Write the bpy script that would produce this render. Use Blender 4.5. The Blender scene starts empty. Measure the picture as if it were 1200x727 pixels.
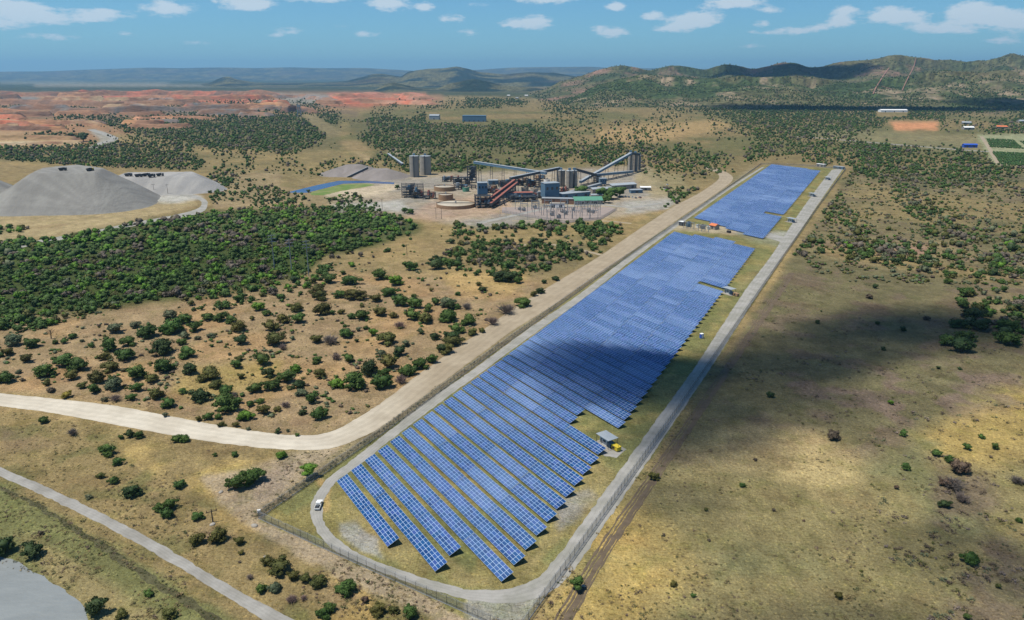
import bpy, math, random
import numpy as np
from mathutils import Vector, Matrix

# ------------------------------------------------------------------ camera, sky, sun, exposure
SC = bpy.context.scene
COL = SC.collection
rad = math.radians
F, H = 866.0, 130.0                       # lens in photo pixels, camera height in metres
PITCH = math.atan(275.5 / F)
CP, SP = math.cos(PITCH), math.sin(PITCH)
cd = bpy.data.cameras.new('camera'); cam = bpy.data.objects.new('camera', cd); COL.objects.link(cam)
cd.sensor_width = 36; cd.lens = 36 * F / 1200; cd.clip_end = 120000; cd.clip_start = 0.5
cam.location = (0, 0, H); cam.rotation_euler = (rad(90) - PITCH, 0, 0); SC.camera = cam
SUN_EL, SUN_AZ = 68.0, -104.0              # azimuth clockwise from +Y (camera forward)
sdir = Vector((math.sin(rad(SUN_AZ)) * math.cos(rad(SUN_EL)), math.cos(rad(SUN_AZ)) * math.cos(rad(SUN_EL)), math.sin(rad(SUN_EL))))
sl = bpy.data.lights.new('sun', 'SUN'); sl.energy = 4.9; sl.angle = rad(0.53); sl.color = (1, 0.94, 0.84)
so = bpy.data.objects.new('sun', sl); COL.objects.link(so); so.rotation_euler = sdir.to_track_quat('Z', 'Y').to_euler()
SC.view_settings.view_transform = 'Standard'; SC.view_settings.look = 'None'
SC.view_settings.exposure = 0.2; SC.view_settings.gamma = 1; SC.view_settings.use_curve_mapping = False
SC.cycles.volume_bounces = 0; SC.cycles.max_bounces = 4; SC.cycles.diffuse_bounces = 2; SC.cycles.transparent_max_bounces = 12
SC.cycles.use_denoising = True; SC.cycles.caustics_reflective = False; SC.cycles.caustics_refractive = False
SKY_STRENGTH = 0.075
HAZE_DENSITY = 3.8e-5

W = bpy.data.worlds.new('World'); SC.world = W; W.use_nodes = True
nt = W.node_tree; nt.nodes.clear()
def wn(t, **k):
    n = nt.nodes.new(t)
    for a, b in k.items(): setattr(n, a, b)
    return n
def wmath(op, a, b=None, c=None):
    n = wn('ShaderNodeMath', operation=op)
    for i, v in enumerate((a, b, c)):
        if v is None: continue
        if isinstance(v, (int, float)): n.inputs[i].default_value = v
        else: nt.links.new(v, n.inputs[i])
    return n.outputs[0]
wo = wn('ShaderNodeOutputWorld'); bg = wn('ShaderNodeBackground'); bg.inputs[1].default_value = SKY_STRENGTH
sky = wn('ShaderNodeTexSky', sky_type='NISHITA', sun_disc=False, sun_elevation=rad(SUN_EL), sun_rotation=rad(SUN_AZ),
         altitude=1200, air_density=1.0, dust_density=0.6, ozone_density=2.0)
tint = wn('ShaderNodeMix', data_type='RGBA', blend_type='MULTIPLY'); tint.inputs[0].default_value = 1
nt.links.new(sky.outputs[0], tint.inputs[6]); tint.inputs[7].default_value = (0.60, 1.02, 1.26, 1)
tc = wn('ShaderNodeTexCoord'); sx = wn('ShaderNodeSeparateXYZ'); nt.links.new(tc.outputs['Generated'], sx.inputs[0])
az = wmath('ARCTAN2', sx.outputs[0], sx.outputs[1]); el = wmath('ARCSINE', sx.outputs[2])
def sky_dir(px, py):
    u, v = px - 600, py - 363.5
    d = Vector((u, F * CP - v * SP, -(v * CP + F * SP))).normalized()
    return math.atan2(d.x, d.y), math.asin(d.z)
CLOUDS = [(14,8,20,6,1),(38,14,24,7,1.1),(62,25,18,4,.8),(8,28,18,5,.7),(118,17,26,6,1.1),(104,24,14,4,.6),(196,10,24,8,1.2),(284,2,28,8,1.3),(300,6,14,5,.9),(340,36,16,4,.7),(322,42,14,3,.5),(372,-2,40,5,1.0),(456,4,22,8,1.3),(498,8,10,5,1.2),
          (430,40,16,4,.8),(400,30,10,3,.5),(530,22,16,5,.9),(550,38,14,4,.7),(602,28,18,6,.9),(630,26,18,8,1.1),(640,-1,36,5,1.2),(722,8,11,5,1.3),(700,33,10,3,.6),(718,38,18,6,1.2),(764,19,12,5,1.2),(800,28,16,8,1.2),(822,22,22,9,1.2),(780,34,16,4,.8),(862,3,28,6,1.4),
          (892,28,10,4,.8),(895,38,20,3,.6),(930,36,16,5,.9),(958,33,12,4,.8),(985,25,16,6,1.2),(990,12,13,5,1.2),(1040,18,18,8,1.3),(1066,20,18,6,1.1),(1090,32,24,5,.9),(1120,36,24,4,.8),(1135,14,20,10,1.3),(1160,18,20,7,1.1),(1190,26,18,8,1.1),(1176,48,20,4,.7),(880,54,22,3,.6),(230,50,22,3,.5),(150,40,20,3,.5),(60,44,30,4,.6),(905,12,14,4,.8),(560,6,14,3,.6),(-80,15,60,14,1),(1290,20,60,14,1)]
no = wn('ShaderNodeTexNoise', noise_dimensions='3D'); no.inputs['Scale'].default_value = 60; no.inputs['Detail'].default_value = 7; no.inputs['Roughness'].default_value = 0.62
cx = wn('ShaderNodeCombineXYZ'); nt.links.new(az, cx.inputs[0]); nt.links.new(wmath('MULTIPLY', el, 2.6), cx.inputs[1]); nt.links.new(cx.outputs[0], no.inputs['Vector'])
no2 = wn('ShaderNodeTexNoise'); no2.inputs['Scale'].default_value = 130; no2.inputs['Detail'].default_value = 4; nt.links.new(cx.outputs[0], no2.inputs['Vector'])
tot = None
for (px, py, w, h, k) in CLOUDS:
    a0, e0 = sky_dir(px, py)
    dx = wmath('MULTIPLY', wmath('SUBTRACT', az, a0), F / (w * .95)); dy = wmath('MULTIPLY', wmath('SUBTRACT', el, e0), F / (h * .95))
    g = wmath('MULTIPLY', wmath('EXPONENT', wmath('MULTIPLY', wmath('ADD', wmath('MULTIPLY', dx, dx), wmath('MULTIPLY', dy, dy)), -1)), k)
    tot = g if tot is None else wmath('ADD', tot, g)
nz = wmath('ADD', wmath('MULTIPLY', wmath('SUBTRACT', no.outputs[0], .5), 2.6), wmath('MULTIPLY', wmath('SUBTRACT', no2.outputs[0], .5), .8))
dens = wmath('MULTIPLY', wmath('MAXIMUM', wmath('ADD', wmath('MULTIPLY', tot, 1.35), wmath('SUBTRACT', wmath('MULTIPLY', nz, wmath('MINIMUM', wmath('MULTIPLY', tot, 2.2), 1)), .42)), 0), 1.0)
dens = wmath('MINIMUM', dens, .78)
cm = wn('ShaderNodeMix', data_type='RGBA'); nt.links.new(dens, cm.inputs[0]); nt.links.new(tint.outputs[2], cm.inputs[6]); cm.inputs[7].default_value = (8.6, 9.5, 10.2, 1)
nt.links.new(cm.outputs[2], bg.inputs[0]); nt.links.new(bg.outputs[0], wo.inputs[0])

# ------------------------------------------------------------------ helpers
rng = np.random.default_rng(7); random.seed(7)
def G(px, py, z=0.0):                     # photo pixel -> point of the flat ground (height z)
    px = np.asarray(px, float); py = np.asarray(py, float)
    u, v = px - 600, py - 363.5
    d = v * CP + F * SP; fw = F * CP - v * SP
    return u * (H - z) / d, fw * (H - z) / d
def G2(px, py, z=0.0):
    x, y = G(px, py, z); return Vector((float(x), float(y), z))
def P(x, y, z=0.0):                       # world -> photo pixel
    x = np.asarray(x, float); y = np.asarray(y, float); dz = z - H
    dep = np.maximum(y * CP - dz * SP, 1e-3)
    return 600 + F * x / dep, 363.5 - F * (y * SP + dz * CP) / dep
def ppm(py): return ((py - 363.5) * CP + F * SP) / H   # photo pixels per metre on the ground at that row
def M(px, py): return px / ppm(py)
def _h(ix, iy, s):
    n = (ix * 374761393 + iy * 668265263 + s * 1442695041) & 0xFFFFFFFF
    n = ((n ^ (n >> 13)) * 1274126177) & 0xFFFFFFFF
    return ((n ^ (n >> 16)) & 0xFFFF) / 65535.0
def vn(x, y, s=0):
    xi = np.floor(x).astype(np.int64); yi = np.floor(y).astype(np.int64); fx = x - xi; fy = y - yi
    fx = fx * fx * (3 - 2 * fx); fy = fy * fy * (3 - 2 * fy)
    a = _h(xi, yi, s); b = _h(xi + 1, yi, s); c = _h(xi, yi + 1, s); d = _h(xi + 1, yi + 1, s)
    return (a * (1 - fx) + b * fx) * (1 - fy) + (c * (1 - fx) + d * fx) * fy
def fbm(x, y, o=4, s=0):
    x = np.asarray(x, float); y = np.asarray(y, float); t = 0; a = .5; n = 0
    for i in range(o): t = t + a * vn(x, y, s + i * 17); n += a; a *= .5; x = x * 2.03 + 5.1; y = y * 2.03 + 1.7
    return t / n
def inpoly(x, y, poly):
    r = np.zeros(np.shape(x), bool); n = len(poly)
    for i in range(n):
        x1, y1 = poly[i]; x2, y2 = poly[(i + 1) % n]
        if y1 == y2: continue
        c = ((y1 > y) != (y2 > y)) & (x < (x2 - x1) * (y - y1) / (y2 - y1) + x1); r ^= c
    return r
X0, X1, Y0, Y1 = -300, 1500, 84, 860      # canvas of photo pixels used to zone the ground
CXg, CYg = np.meshgrid(np.arange(X0, X1) + .5, np.arange(Y0, Y1) + .5)
def blur(a, k):
    k = int(k)
    if k < 1: return a
    for ax in (0, 1):
        for _ in range(2):
            p = np.pad(a, [(k, k) if i == ax else (0, 0) for i in range(2)], mode='edge')
            c = np.cumsum(p, axis=ax); c = np.concatenate([np.zeros_like(np.take(c, [0], ax)), c], ax)
            n = a.shape[ax]; a = (np.take(c, range(2 * k + 1, 2 * k + 1 + n), ax) - np.take(c, range(0, n), ax)) / (2 * k + 1)
    return a
def mask(poly, soft=1):
    xs = [p[0] for p in poly]; ys = [p[1] for p in poly]
    a = np.zeros(CXg.shape); m = 3 * int(soft) + 3
    i0, i1 = max(0, int(min(ys)) - Y0 - m), min(CXg.shape[0], int(max(ys)) - Y0 + m); j0, j1 = max(0, int(min(xs)) - X0 - m), min(CXg.shape[1], int(max(xs)) - X0 + m)
    if i1 <= i0 or j1 <= j0: return a
    sub = inpoly(CXg[i0:i1, j0:j1], CYg[i0:i1, j0:j1], poly).astype(float)
    a[i0:i1, j0:j1] = blur(sub, soft); return a
def sample(canvas, px, py):
    j = np.clip(px - X0, 0, X1 - X0 - 1.001); i = np.clip(py - Y0, 0, Y1 - Y0 - 1.001)
    j0 = j.astype(int); i0 = i.astype(int); fj = j - j0; fi = i - i0
    if canvas.ndim == 3: fj = fj[..., None]; fi = fi[..., None]
    j1 = np.minimum(j0 + 1, canvas.shape[1] - 1); i1 = np.minimum(i0 + 1, canvas.shape[0] - 1)
    return (canvas[i0, j0] * (1 - fj) + canvas[i0, j1] * fj) * (1 - fi) + (canvas[i1, j0] * (1 - fj) + canvas[i1, j1] * fj) * fi

def mesh_from(name, V, Fc, mats, col=None, uv=None, smooth=False, midx=None):
    """V (n,3), Fc list/array of faces (all same length) -> mesh"""
    me = bpy.data.meshes.new(name); V = np.asarray(V, np.float32)
    if isinstance(Fc, np.ndarray):
        nf, k = Fc.shape
        me.vertices.add(len(V)); me.vertices.foreach_set('co', V.ravel())
        me.loops.add(nf * k); me.loops.foreach_set('vertex_index', Fc.astype(np.int32).ravel())
        me.polygons.add(nf); me.polygons.foreach_set('loop_start', np.arange(0, nf * k, k, dtype=np.int32)); me.polygons.foreach_set('loop_total', np.full(nf, k, np.int32))
        me.update(calc_edges=True)
    else:
        me.from_pydata([tuple(v) for v in V.tolist()], [], Fc); me.update()
    for m in (mats if isinstance(mats, (list, tuple)) else [mats]): me.materials.append(m)
    if midx is not None: me.polygons.foreach_set('material_index', np.asarray(midx, np.int32))
    if col is not None:
        a = me.color_attributes.new('Col', 'FLOAT_COLOR', 'POINT'); c = np.ones((len(V), 4), np.float32); c[:, :3] = col; a.data.foreach_set('color', c.ravel())
    if uv is not None:
        l = me.uv_layers.new(name='UVMap'); l.data.foreach_set('uv', np.asarray(uv, np.float32).ravel())
    if smooth: me.polygons.foreach_set('use_smooth', np.ones(len(me.polygons), bool))
    return me
def link(name, data, parent=None, loc=(0, 0, 0), rz=0.0):
    o = bpy.data.objects.new(name, data); COL.objects.link(o); o.location = loc; o.rotation_euler = (0, 0, rz)
    if parent is not None: o.parent = parent
    return o
def tag(o, label=None, cat=None, group=None, kind=None):
    if label: o['label'] = label
    if cat: o['category'] = cat
    if group: o['group'] = group
    if kind: o['kind'] = kind
    return o
def thing(name, label, cat, loc=(0, 0, 0), rz=0.0, group=None):
    return tag(link(name, None, None, loc, rz), label, cat, group)

class MB:                                  # collects boxes, bars, tubes into one mesh
    def __init__(s): s.v = []; s.f = []
    def add(s, vs, fs):
        b = len(s.v); s.v += [tuple(v) for v in vs]; s.f += [tuple(i + b for i in f) for f in fs]; return s
    def box(s, x0, x1, y0, y1, z0, z1):
        return s.add([(x0,y0,z0),(x1,y0,z0),(x1,y1,z0),(x0,y1,z0),(x0,y0,z1),(x1,y0,z1),(x1,y1,z1),(x0,y1,z1)], [(0,3,2,1),(4,5,6,7),(0,1,5,4),(1,2,6,5),(2,3,7,6),(3,0,4,7)])
    def bar(s, a, b, w, h=None):
        a = Vector(a); b = Vector(b); h = h or w; d = (b - a).normalized(); up = Vector((0, 0, 1)) if abs(d.z) < .95 else Vector((1, 0, 0))
        x = d.cross(up).normalized() * w / 2; y = x.cross(d).normalized() * h / 2
        return s.add([a-x-y, a+x-y, a+x+y, a-x+y, b-x-y, b+x-y, b+x+y, b-x+y], [(0,1,2,3),(4,7,6,5),(0,4,5,1),(1,5,6,2),(2,6,7,3),(3,7,4,0)])
    def cyl(s, cx, cy, z0, z1, r0, r1=None, n=20, cap=True):
        r1 = r0 if r1 is None else r1; vs = []
        for z, r in ((z0, r0), (z1, r1)):
            for i in range(n): a = 2 * math.pi * i / n; vs.append((cx + r * math.cos(a), cy + r * math.sin(a), z))
        fs = [(i, (i + 1) % n, n + (i + 1) % n, n + i) for i in range(n)]
        if cap: fs += [tuple(range(n - 1, -1, -1)), tuple(range(n, 2 * n))]
        return s.add(vs, fs)
    def tube(s, a, b, r, n=8, r1=None):
        a = Vector(a); b = Vector(b); r1 = r if r1 is None else r1; d = (b - a).normalized(); up = Vector((0, 0, 1)) if abs(d.z) < .9 else Vector((1, 0, 0))
        x = d.cross(up).normalized(); y = x.cross(d).normalized(); vs = []
        for p, rr in ((a, r), (b, r1)):
            for i in range(n): t = 2 * math.pi * i / n; vs.append(p + x * rr * math.cos(t) + y * rr * math.sin(t))
        return s.add(vs, [(i, (i + 1) % n, n + (i + 1) % n, n + i) for i in range(n)] + [tuple(range(n)), tuple(range(2 * n - 1, n - 1, -1))])
    def gable(s, x0, x1, y0, y1, z0, z1, t=.15, ov=.4):   # two roof slabs, ridge along x
        ym = (y0 + y1) / 2
        for (ya, yb) in ((y0 - ov, ym), (y1 + ov, ym)):
            s.add([(x0-ov,ya,z0),(x1+ov,ya,z0),(x1+ov,yb,z1),(x0-ov,yb,z1),(x0-ov,ya,z0+t),(x1+ov,ya,z0+t),(x1+ov,yb,z1+t),(x0-ov,yb,z1+t)],
                  [(0,3,2,1),(4,5,6,7),(0,1,5,4),(1,2,6,5),(2,3,7,6),(3,0,4,7)] )
        return s
    def build(s, name, mat, parent=None, loc=(0, 0, 0), rz=0.0, smooth=False):
        me = bpy.data.meshes.new(name); me.from_pydata(s.v, [], s.f); me.update(); me.materials.append(mat)
        if smooth: me.polygons.foreach_set('use_smooth', [True] * len(me.polygons))
        return link(name, me, parent, loc, rz)

def mat(name, color, rough=.85, spec=.3, metal=0, var=.15, scale=1.0, bump=0, vcol=False, stretch=None, col2=None, objcol=False, bscale=None, rnd=0, extra=None):
    m = bpy.data.materials.new(name); m.use_nodes = True; t = m.node_tree; b = t.nodes['Principled BSDF']
    b.inputs['Roughness'].default_value = rough; b.inputs['Specular IOR Level'].default_value = spec; b.inputs['Metallic'].default_value = metal
    def nd(k, **kw):
        n = t.nodes.new(k)
        for a, v in kw.items(): setattr(n, a, v)
        return n
    geo = nd('ShaderNodeNewGeometry'); pos = geo.outputs['Position']
    if stretch:
        mp = nd('ShaderNodeMapping'); mp.inputs['Scale'].default_value = stretch; t.links.new(pos, mp.inputs[0]); pos = mp.outputs[0]
    n1 = nd('ShaderNodeTexNoise'); n1.inputs['Scale'].default_value = scale; n1.inputs['Detail'].default_value = 6; n1.inputs['Roughness'].default_value = .65; t.links.new(pos, n1.inputs['Vector'])
    mr = nd('ShaderNodeMapRange'); mr.inputs[1].default_value = .25; mr.inputs[2].default_value = .75; mr.inputs[3].default_value = 1 - var; mr.inputs[4].default_value = 1 + var; t.links.new(n1.outputs[0], mr.inputs[0])
    if vcol: c = nd('ShaderNodeAttribute', attribute_name='Col'); cs = c.outputs['Color']
    elif objcol: c = nd('ShaderNodeObjectInfo'); cs = c.outputs['Color']
    else:
        c = nd('ShaderNodeRGB'); c.outputs[0].default_value = (*color, 1); cs = c.outputs[0]
    if col2 is not None:
        mx = nd('ShaderNodeMix', data_type='RGBA'); n3 = nd('ShaderNodeTexNoise'); n3.inputs['Scale'].default_value = scale * .31; n3.inputs['Detail'].default_value = 5; t.links.new(pos, n3.inputs['Vector'])
        r3 = nd('ShaderNodeMapRange'); r3.inputs[1].default_value = .4; r3.inputs[2].default_value = .6; t.links.new(n3.outputs[0], r3.inputs[0]); t.links.new(r3.outputs[0], mx.inputs[0]); t.links.new(cs, mx.inputs[6]); mx.inputs[7].default_value = (*col2, 1); cs = mx.outputs[2]
    vm = nd('ShaderNodeVectorMath', operation='SCALE'); t.links.new(cs, vm.inputs[0]); t.links.new(mr.outputs[0], vm.inputs['Scale']); cs = vm.outputs[0]
    if rnd:
        oi = nd('ShaderNodeObjectInfo'); r = nd('ShaderNodeMapRange'); r.inputs[3].default_value = 1 - rnd; r.inputs[4].default_value = 1 + rnd; t.links.new(oi.outputs['Random'], r.inputs[0])
        v2 = nd('ShaderNodeVectorMath', operation='SCALE'); t.links.new(cs, v2.inputs[0]); t.links.new(r.outputs[0], v2.inputs['Scale']); cs = v2.outputs[0]
    if extra: cs = extra(t, nd, pos, cs)
    t.links.new(cs, b.inputs['Base Color'])
    if bump:
        n2 = nd('ShaderNodeTexNoise'); n2.inputs['Scale'].default_value = bscale or scale * 3; n2.inputs['Detail'].default_value = 5; t.links.new(pos, n2.inputs['Vector'])
        bp = nd('ShaderNodeBump'); bp.inputs['Distance'].default_value = bump; bp.inputs['Strength'].default_value = 1; t.links.new(n2.outputs[0], bp.inputs['Height']); t.links.new(bp.outputs[0], b.inputs['Normal'])
    return m
# ------------------------------------------------------------------ materials
def ground_extra(t, nd, pos, cs):
    # grass texture: light straw and dark litter at several scales, all in world metres
    def layer(sc, lo, hi, colr, k, cs, det=5, st=None):
        p = pos
        if st: mp = nd('ShaderNodeMapping'); mp.inputs['Scale'].default_value = st; mp.inputs['Rotation'].default_value = (0, 0, .6); t.links.new(pos, mp.inputs[0]); p = mp.outputs[0]
        n = nd('ShaderNodeTexNoise'); n.inputs['Scale'].default_value = sc; n.inputs['Detail'].default_value = det; n.inputs['Roughness'].default_value = .7; t.links.new(p, n.inputs['Vector'])
        r = nd('ShaderNodeMapRange'); r.inputs[1].default_value = lo; r.inputs[2].default_value = hi; r.inputs[3].default_value = 0; r.inputs[4].default_value = k; t.links.new(n.outputs[0], r.inputs[0])
        m = nd('ShaderNodeMix', data_type='RGBA', blend_type='MULTIPLY'); t.links.new(r.outputs[0], m.inputs[0]); t.links.new(cs, m.inputs[6]); m.inputs[7].default_value = (*colr, 1); return m.outputs[2]
    cs = layer(.55, .50, .62, (.58, .54, .44), .7, cs, st=(1, 2.2, 1))
    cs = layer(.9, .46, .34, (1.7, 1.6, 1.35), .9, cs)
    cs = layer(2.2, .5, .66, (.45, .42, .36), .7, cs, 3)
    cs = layer(.10, .5, .64, (.74, .80, .66), .7, cs)
    cs = layer(.03, .52, .66, (.80, .72, .72), .6, cs)
    return cs
m_ground = mat('ground_earth', (0,0,0), rough=.97, spec=.1, vcol=True, var=.2, scale=.16, bump=1.0, bscale=.8, extra=ground_extra)
m_hill = mat('hill_scrub', (0,0,0), rough=.97, spec=.08, vcol=True, var=.45, scale=.035, bump=14, bscale=.05)
def tracks(t, nd, pos, cs):              # wheel tracks and darker centre strip, from the ribbon's own UV (v runs across it)
    u = nd('ShaderNodeUVMap'); s = nd('ShaderNodeSeparateXYZ'); t.links.new(u.outputs[0], s.inputs[0])
    n = nd('ShaderNodeTexNoise'); n.inputs['Scale'].default_value = .06; n.inputs['Detail'].default_value = 3; t.links.new(pos, n.inputs['Vector'])
    def mm(op, a, b):
        k = nd('ShaderNodeMath', operation=op)
        for i, v in enumerate((a, b)):
            if isinstance(v, (int, float)): k.inputs[i].default_value = v
            else: t.links.new(v, k.inputs[i])
        return k.outputs[0]
    w = mm('SINE', mm('ADD', mm('MULTIPLY', s.outputs[1], 25.0), mm('MULTIPLY', n.outputs[0], 9.0)), 0)
    w2 = mm('SINE', mm('ADD', mm('MULTIPLY', s.outputs[1], 61.0), mm('MULTIPLY', n.outputs[0], 17.0)), 0)
    k = mm('ADD', mm('ADD', mm('MULTIPLY', w, .04), mm('MULTIPLY', w2, .02)), .98)
    v = nd('ShaderNodeVectorMath', operation='SCALE'); t.links.new(cs, v.inputs[0]); t.links.new(k, v.inputs['Scale']); return v.outputs[0]
def road_extra(t, nd, pos, cs):   # white calcrete west of the bend, browner haul road along the fence
    g = nd('ShaderNodeNewGeometry'); s = nd('ShaderNodeSeparateXYZ'); t.links.new(g.outputs['Position'], s.inputs[0])
    r = nd('ShaderNodeMapRange'); r.inputs[1].default_value = -75; r.inputs[2].default_value = -35; t.links.new(s.outputs[0], r.inputs[0])
    m = nd('ShaderNodeMix', data_type='RGBA', blend_type='MULTIPLY'); m.inputs[7].default_value = (.64, .585, .51, 1); t.links.new(r.outputs[0], m.inputs[0]); t.links.new(cs, m.inputs[6]); return tracks(t, nd, pos, m.outputs[2])
m_dirt = mat('pale_dirt', (.50,.455,.37), var=.12, scale=.25, bump=.05, col2=(.44,.395,.315), spec=.1, extra=road_extra)
m_gravel = mat('grey_gravel', (.30,.29,.265), var=.14, scale=.35, bump=.05, col2=(.24,.235,.205), spec=.1, extra=tracks)
m_asph = mat('worn_asphalt', (.29,.28,.255), var=.14, scale=.4, col2=(.23,.22,.195), spec=.15, extra=tracks)
m_rut = mat('bare_brown_soil', (.115,.088,.06), var=.3, scale=.4, bump=.05, spec=.1)
m_ditch = mat('dark_wet_reeds', (.06,.055,.025), var=.5, scale=.7, bump=.3, col2=(.09,.085,.04), spec=.2)
m_pond = mat('grey_slurry_water', (.20,.215,.21), rough=.4, spec=.4, var=.12, scale=.06, stretch=(1,2,1), bump=.35, bscale=.22)
m_heap = mat('crushed_rock', (.19,.18,.168), var=.13, scale=.05, bump=.6, bscale=.5, spec=.1, vcol=True)
m_earth = mat('mine_earth', (0,0,0), vcol=True, col2=(.25,.14,.085), var=.35, scale=.035, stretch=(1,1,3), bump=2.0, bscale=.08, spec=.08)
m_leaf = mat('leaf_clumps', (0,0,0), rough=.7, spec=.2, vcol=True, var=.35, scale=.8)
m_leafo = mat('bush_leaves', (0,0,0), rough=.7, spec=.2, objcol=True, var=.35, scale=1.1)
m_bark = mat('grey_brown_bark', (.11,.085,.06), var=.3, scale=4)
m_steel = mat('galvanised_steel', (.33,.35,.36), rough=.45, metal=.5, var=.1, scale=2)
m_dsteel = mat('dark_steelwork', (.075,.085,.095), rough=.6, metal=.2, var=.3, scale=.5)
m_bsheet = mat('blue_grey_sheeting', (.10,.18,.25), rough=.5, var=.12, scale=.3, rnd=.1)
m_roof = mat('pale_metal_roof', (.30,.33,.345), rough=.45, spec=.5, var=.1, scale=.4, rnd=.08)
m_conc = mat('weathered_concrete', (.30,.275,.235), var=.14, scale=.12, stretch=(1,1,.25), rnd=.08)
m_brick = mat('brown_brick', (.26,.15,.10), var=.15, scale=1)
m_green = mat('green_painted_roof', (.09,.25,.17), rough=.55, var=.15, scale=.6)
m_red = mat('rusty_red_steel', (.27,.10,.075), var=.25, scale=.6)
m_rust = mat('rust_brown_tank', (.30,.19,.11), var=.2, scale=.4)
m_white = mat('white_paint', (.75,.75,.72), rough=.5, var=.06, scale=1)
m_yel = mat('yellow_paint', (.62,.47,.04), rough=.5, var=.12, scale=2)
m_dark = mat('dark_rubber', (.03,.03,.033), rough=.6, var=.1, scale=2)
m_blue = mat('bright_blue_paint', (.03,.09,.42), rough=.5, var=.1, scale=1)
m_orange = mat('orange_tiles', (.55,.17,.07), var=.15, scale=1)
m_glass = mat('dark_glass', (.03,.04,.05), rough=.12, spec=.8, var=.05)
m_porc = mat('brown_insulators', (.16,.09,.06), rough=.3, var=.1)
m_pool = mat('lined_pool_water', (.035,.07,.16), rough=.25, spec=.5, var=.1, scale=.05, bump=.05, bscale=.6)
m_lawn = mat('irrigated_grass', (.10,.16,.03), var=.25, scale=.2, col2=(.17,.19,.06))
m_crop = mat('orchard_leaves', (.045,.085,.02), var=.35, scale=.3)

# chain-link fence: a sheet that lets most light through, wires only
m_link = bpy.data.materials.new('chain_link'); m_link.use_nodes = True; t = m_link.node_tree; b = t.nodes['Principled BSDF']
b.inputs['Base Color'].default_value = (.2,.205,.2,1); b.inputs['Roughness'].default_value = .6
tr = t.nodes.new('ShaderNodeBsdfTransparent'); mx = t.nodes.new('ShaderNodeMixShader'); mx.inputs[0].default_value = .42
t.links.new(tr.outputs[0], mx.inputs[1]); t.links.new(b.outputs[0], mx.inputs[2]); t.links.new(mx.outputs[0], t.nodes['Material Output'].inputs[0])

# photovoltaic glass: module grid from UV (1 unit = 1 module)
m_pv = bpy.data.materials.new('photovoltaic_modules'); m_pv.use_nodes = True; t = m_pv.node_tree; b = t.nodes['Principled BSDF']
def nd(k, **kw):
    n = t.nodes.new(k)
    for a, v in kw.items(): setattr(n, a, v)
    return n
def mth(op, a, bb=None, c=None):
    n = nd('ShaderNodeMath', operation=op)
    for i, v in enumerate((a, bb, c)):
        if v is None: continue
        if isinstance(v, (int, float)): n.inputs[i].default_value = v
        else: t.links.new(v, n.inputs[i])
    return n.outputs[0]
uvn = nd('ShaderNodeUVMap'); sp = nd('ShaderNodeSeparateXYZ'); t.links.new(uvn.outputs[0], sp.inputs[0])
def edge(o, w):  # 1 near integer lines
    return mth('LESS_THAN', mth('SUBTRACT', .5, mth('ABSOLUTE', mth('SUBTRACT', mth('FRACT', o), .5))), w)
lines = mth('MAXIMUM', edge(sp.outputs[0], .032), edge(sp.outputs[1], .055))
fl = nd('ShaderNodeVectorMath', operation='FLOOR'); t.links.new(uvn.outputs[0], fl.inputs[0])
oi = nd('ShaderNodeObjectInfo'); ad = nd('ShaderNodeVectorMath', operation='ADD'); t.links.new(fl.outputs[0], ad.inputs[0])
cmb = nd('ShaderNodeCombineXYZ'); t.links.new(mth('MULTIPLY', oi.outputs['Random'], 977.0), cmb.inputs[2]); t.links.new(cmb.outputs[0], ad.inputs[1])
wnz = nd('ShaderNodeTexWhiteNoise'); t.links.new(ad.outputs[0], wnz.inputs['Vector'])
ramp = nd('ShaderNodeValToRGB'); t.links.new(wnz.outputs[0], ramp.inputs[0])
cr = ramp.color_ramp; cr.elements[0].color = (.007,.036,.135,1); cr.elements[1].color = (.018,.075,.235,1); e = cr.elements.new(.55); e.color = (.007,.062,.18,1); e = cr.elements.new(.85); e.color = (.035,.07,.23,1)
# dusty tables are paler
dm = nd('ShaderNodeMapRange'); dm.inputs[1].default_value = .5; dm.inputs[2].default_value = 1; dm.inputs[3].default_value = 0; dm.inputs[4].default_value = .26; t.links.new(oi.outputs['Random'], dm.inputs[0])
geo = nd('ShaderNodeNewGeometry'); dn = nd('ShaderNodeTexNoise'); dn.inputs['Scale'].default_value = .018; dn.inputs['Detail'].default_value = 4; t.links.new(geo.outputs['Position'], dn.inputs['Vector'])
dust_glint = mth('ADD', dm.outputs[0], mth('MULTIPLY', mth('MAXIMUM', mth('SUBTRACT', dn.outputs[0], .5), 0), 1.5))  # noise adds uneven dust plus pale cloud reflections painted into the colour
mxd = nd('ShaderNodeMix', data_type='RGBA'); t.links.new(dust_glint, mxd.inputs[0]); t.links.new(ramp.outputs[0], mxd.inputs[6]); mxd.inputs[7].default_value = (.19,.28,.46,1)
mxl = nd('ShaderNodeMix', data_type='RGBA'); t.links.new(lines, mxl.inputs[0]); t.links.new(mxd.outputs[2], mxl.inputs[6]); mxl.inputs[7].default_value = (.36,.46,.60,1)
t.links.new(mxl.outputs[2], b.inputs['Base Color']); b.inputs['Roughness'].default_value = .28; b.inputs['Specular IOR Level'].default_value = .45

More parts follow.
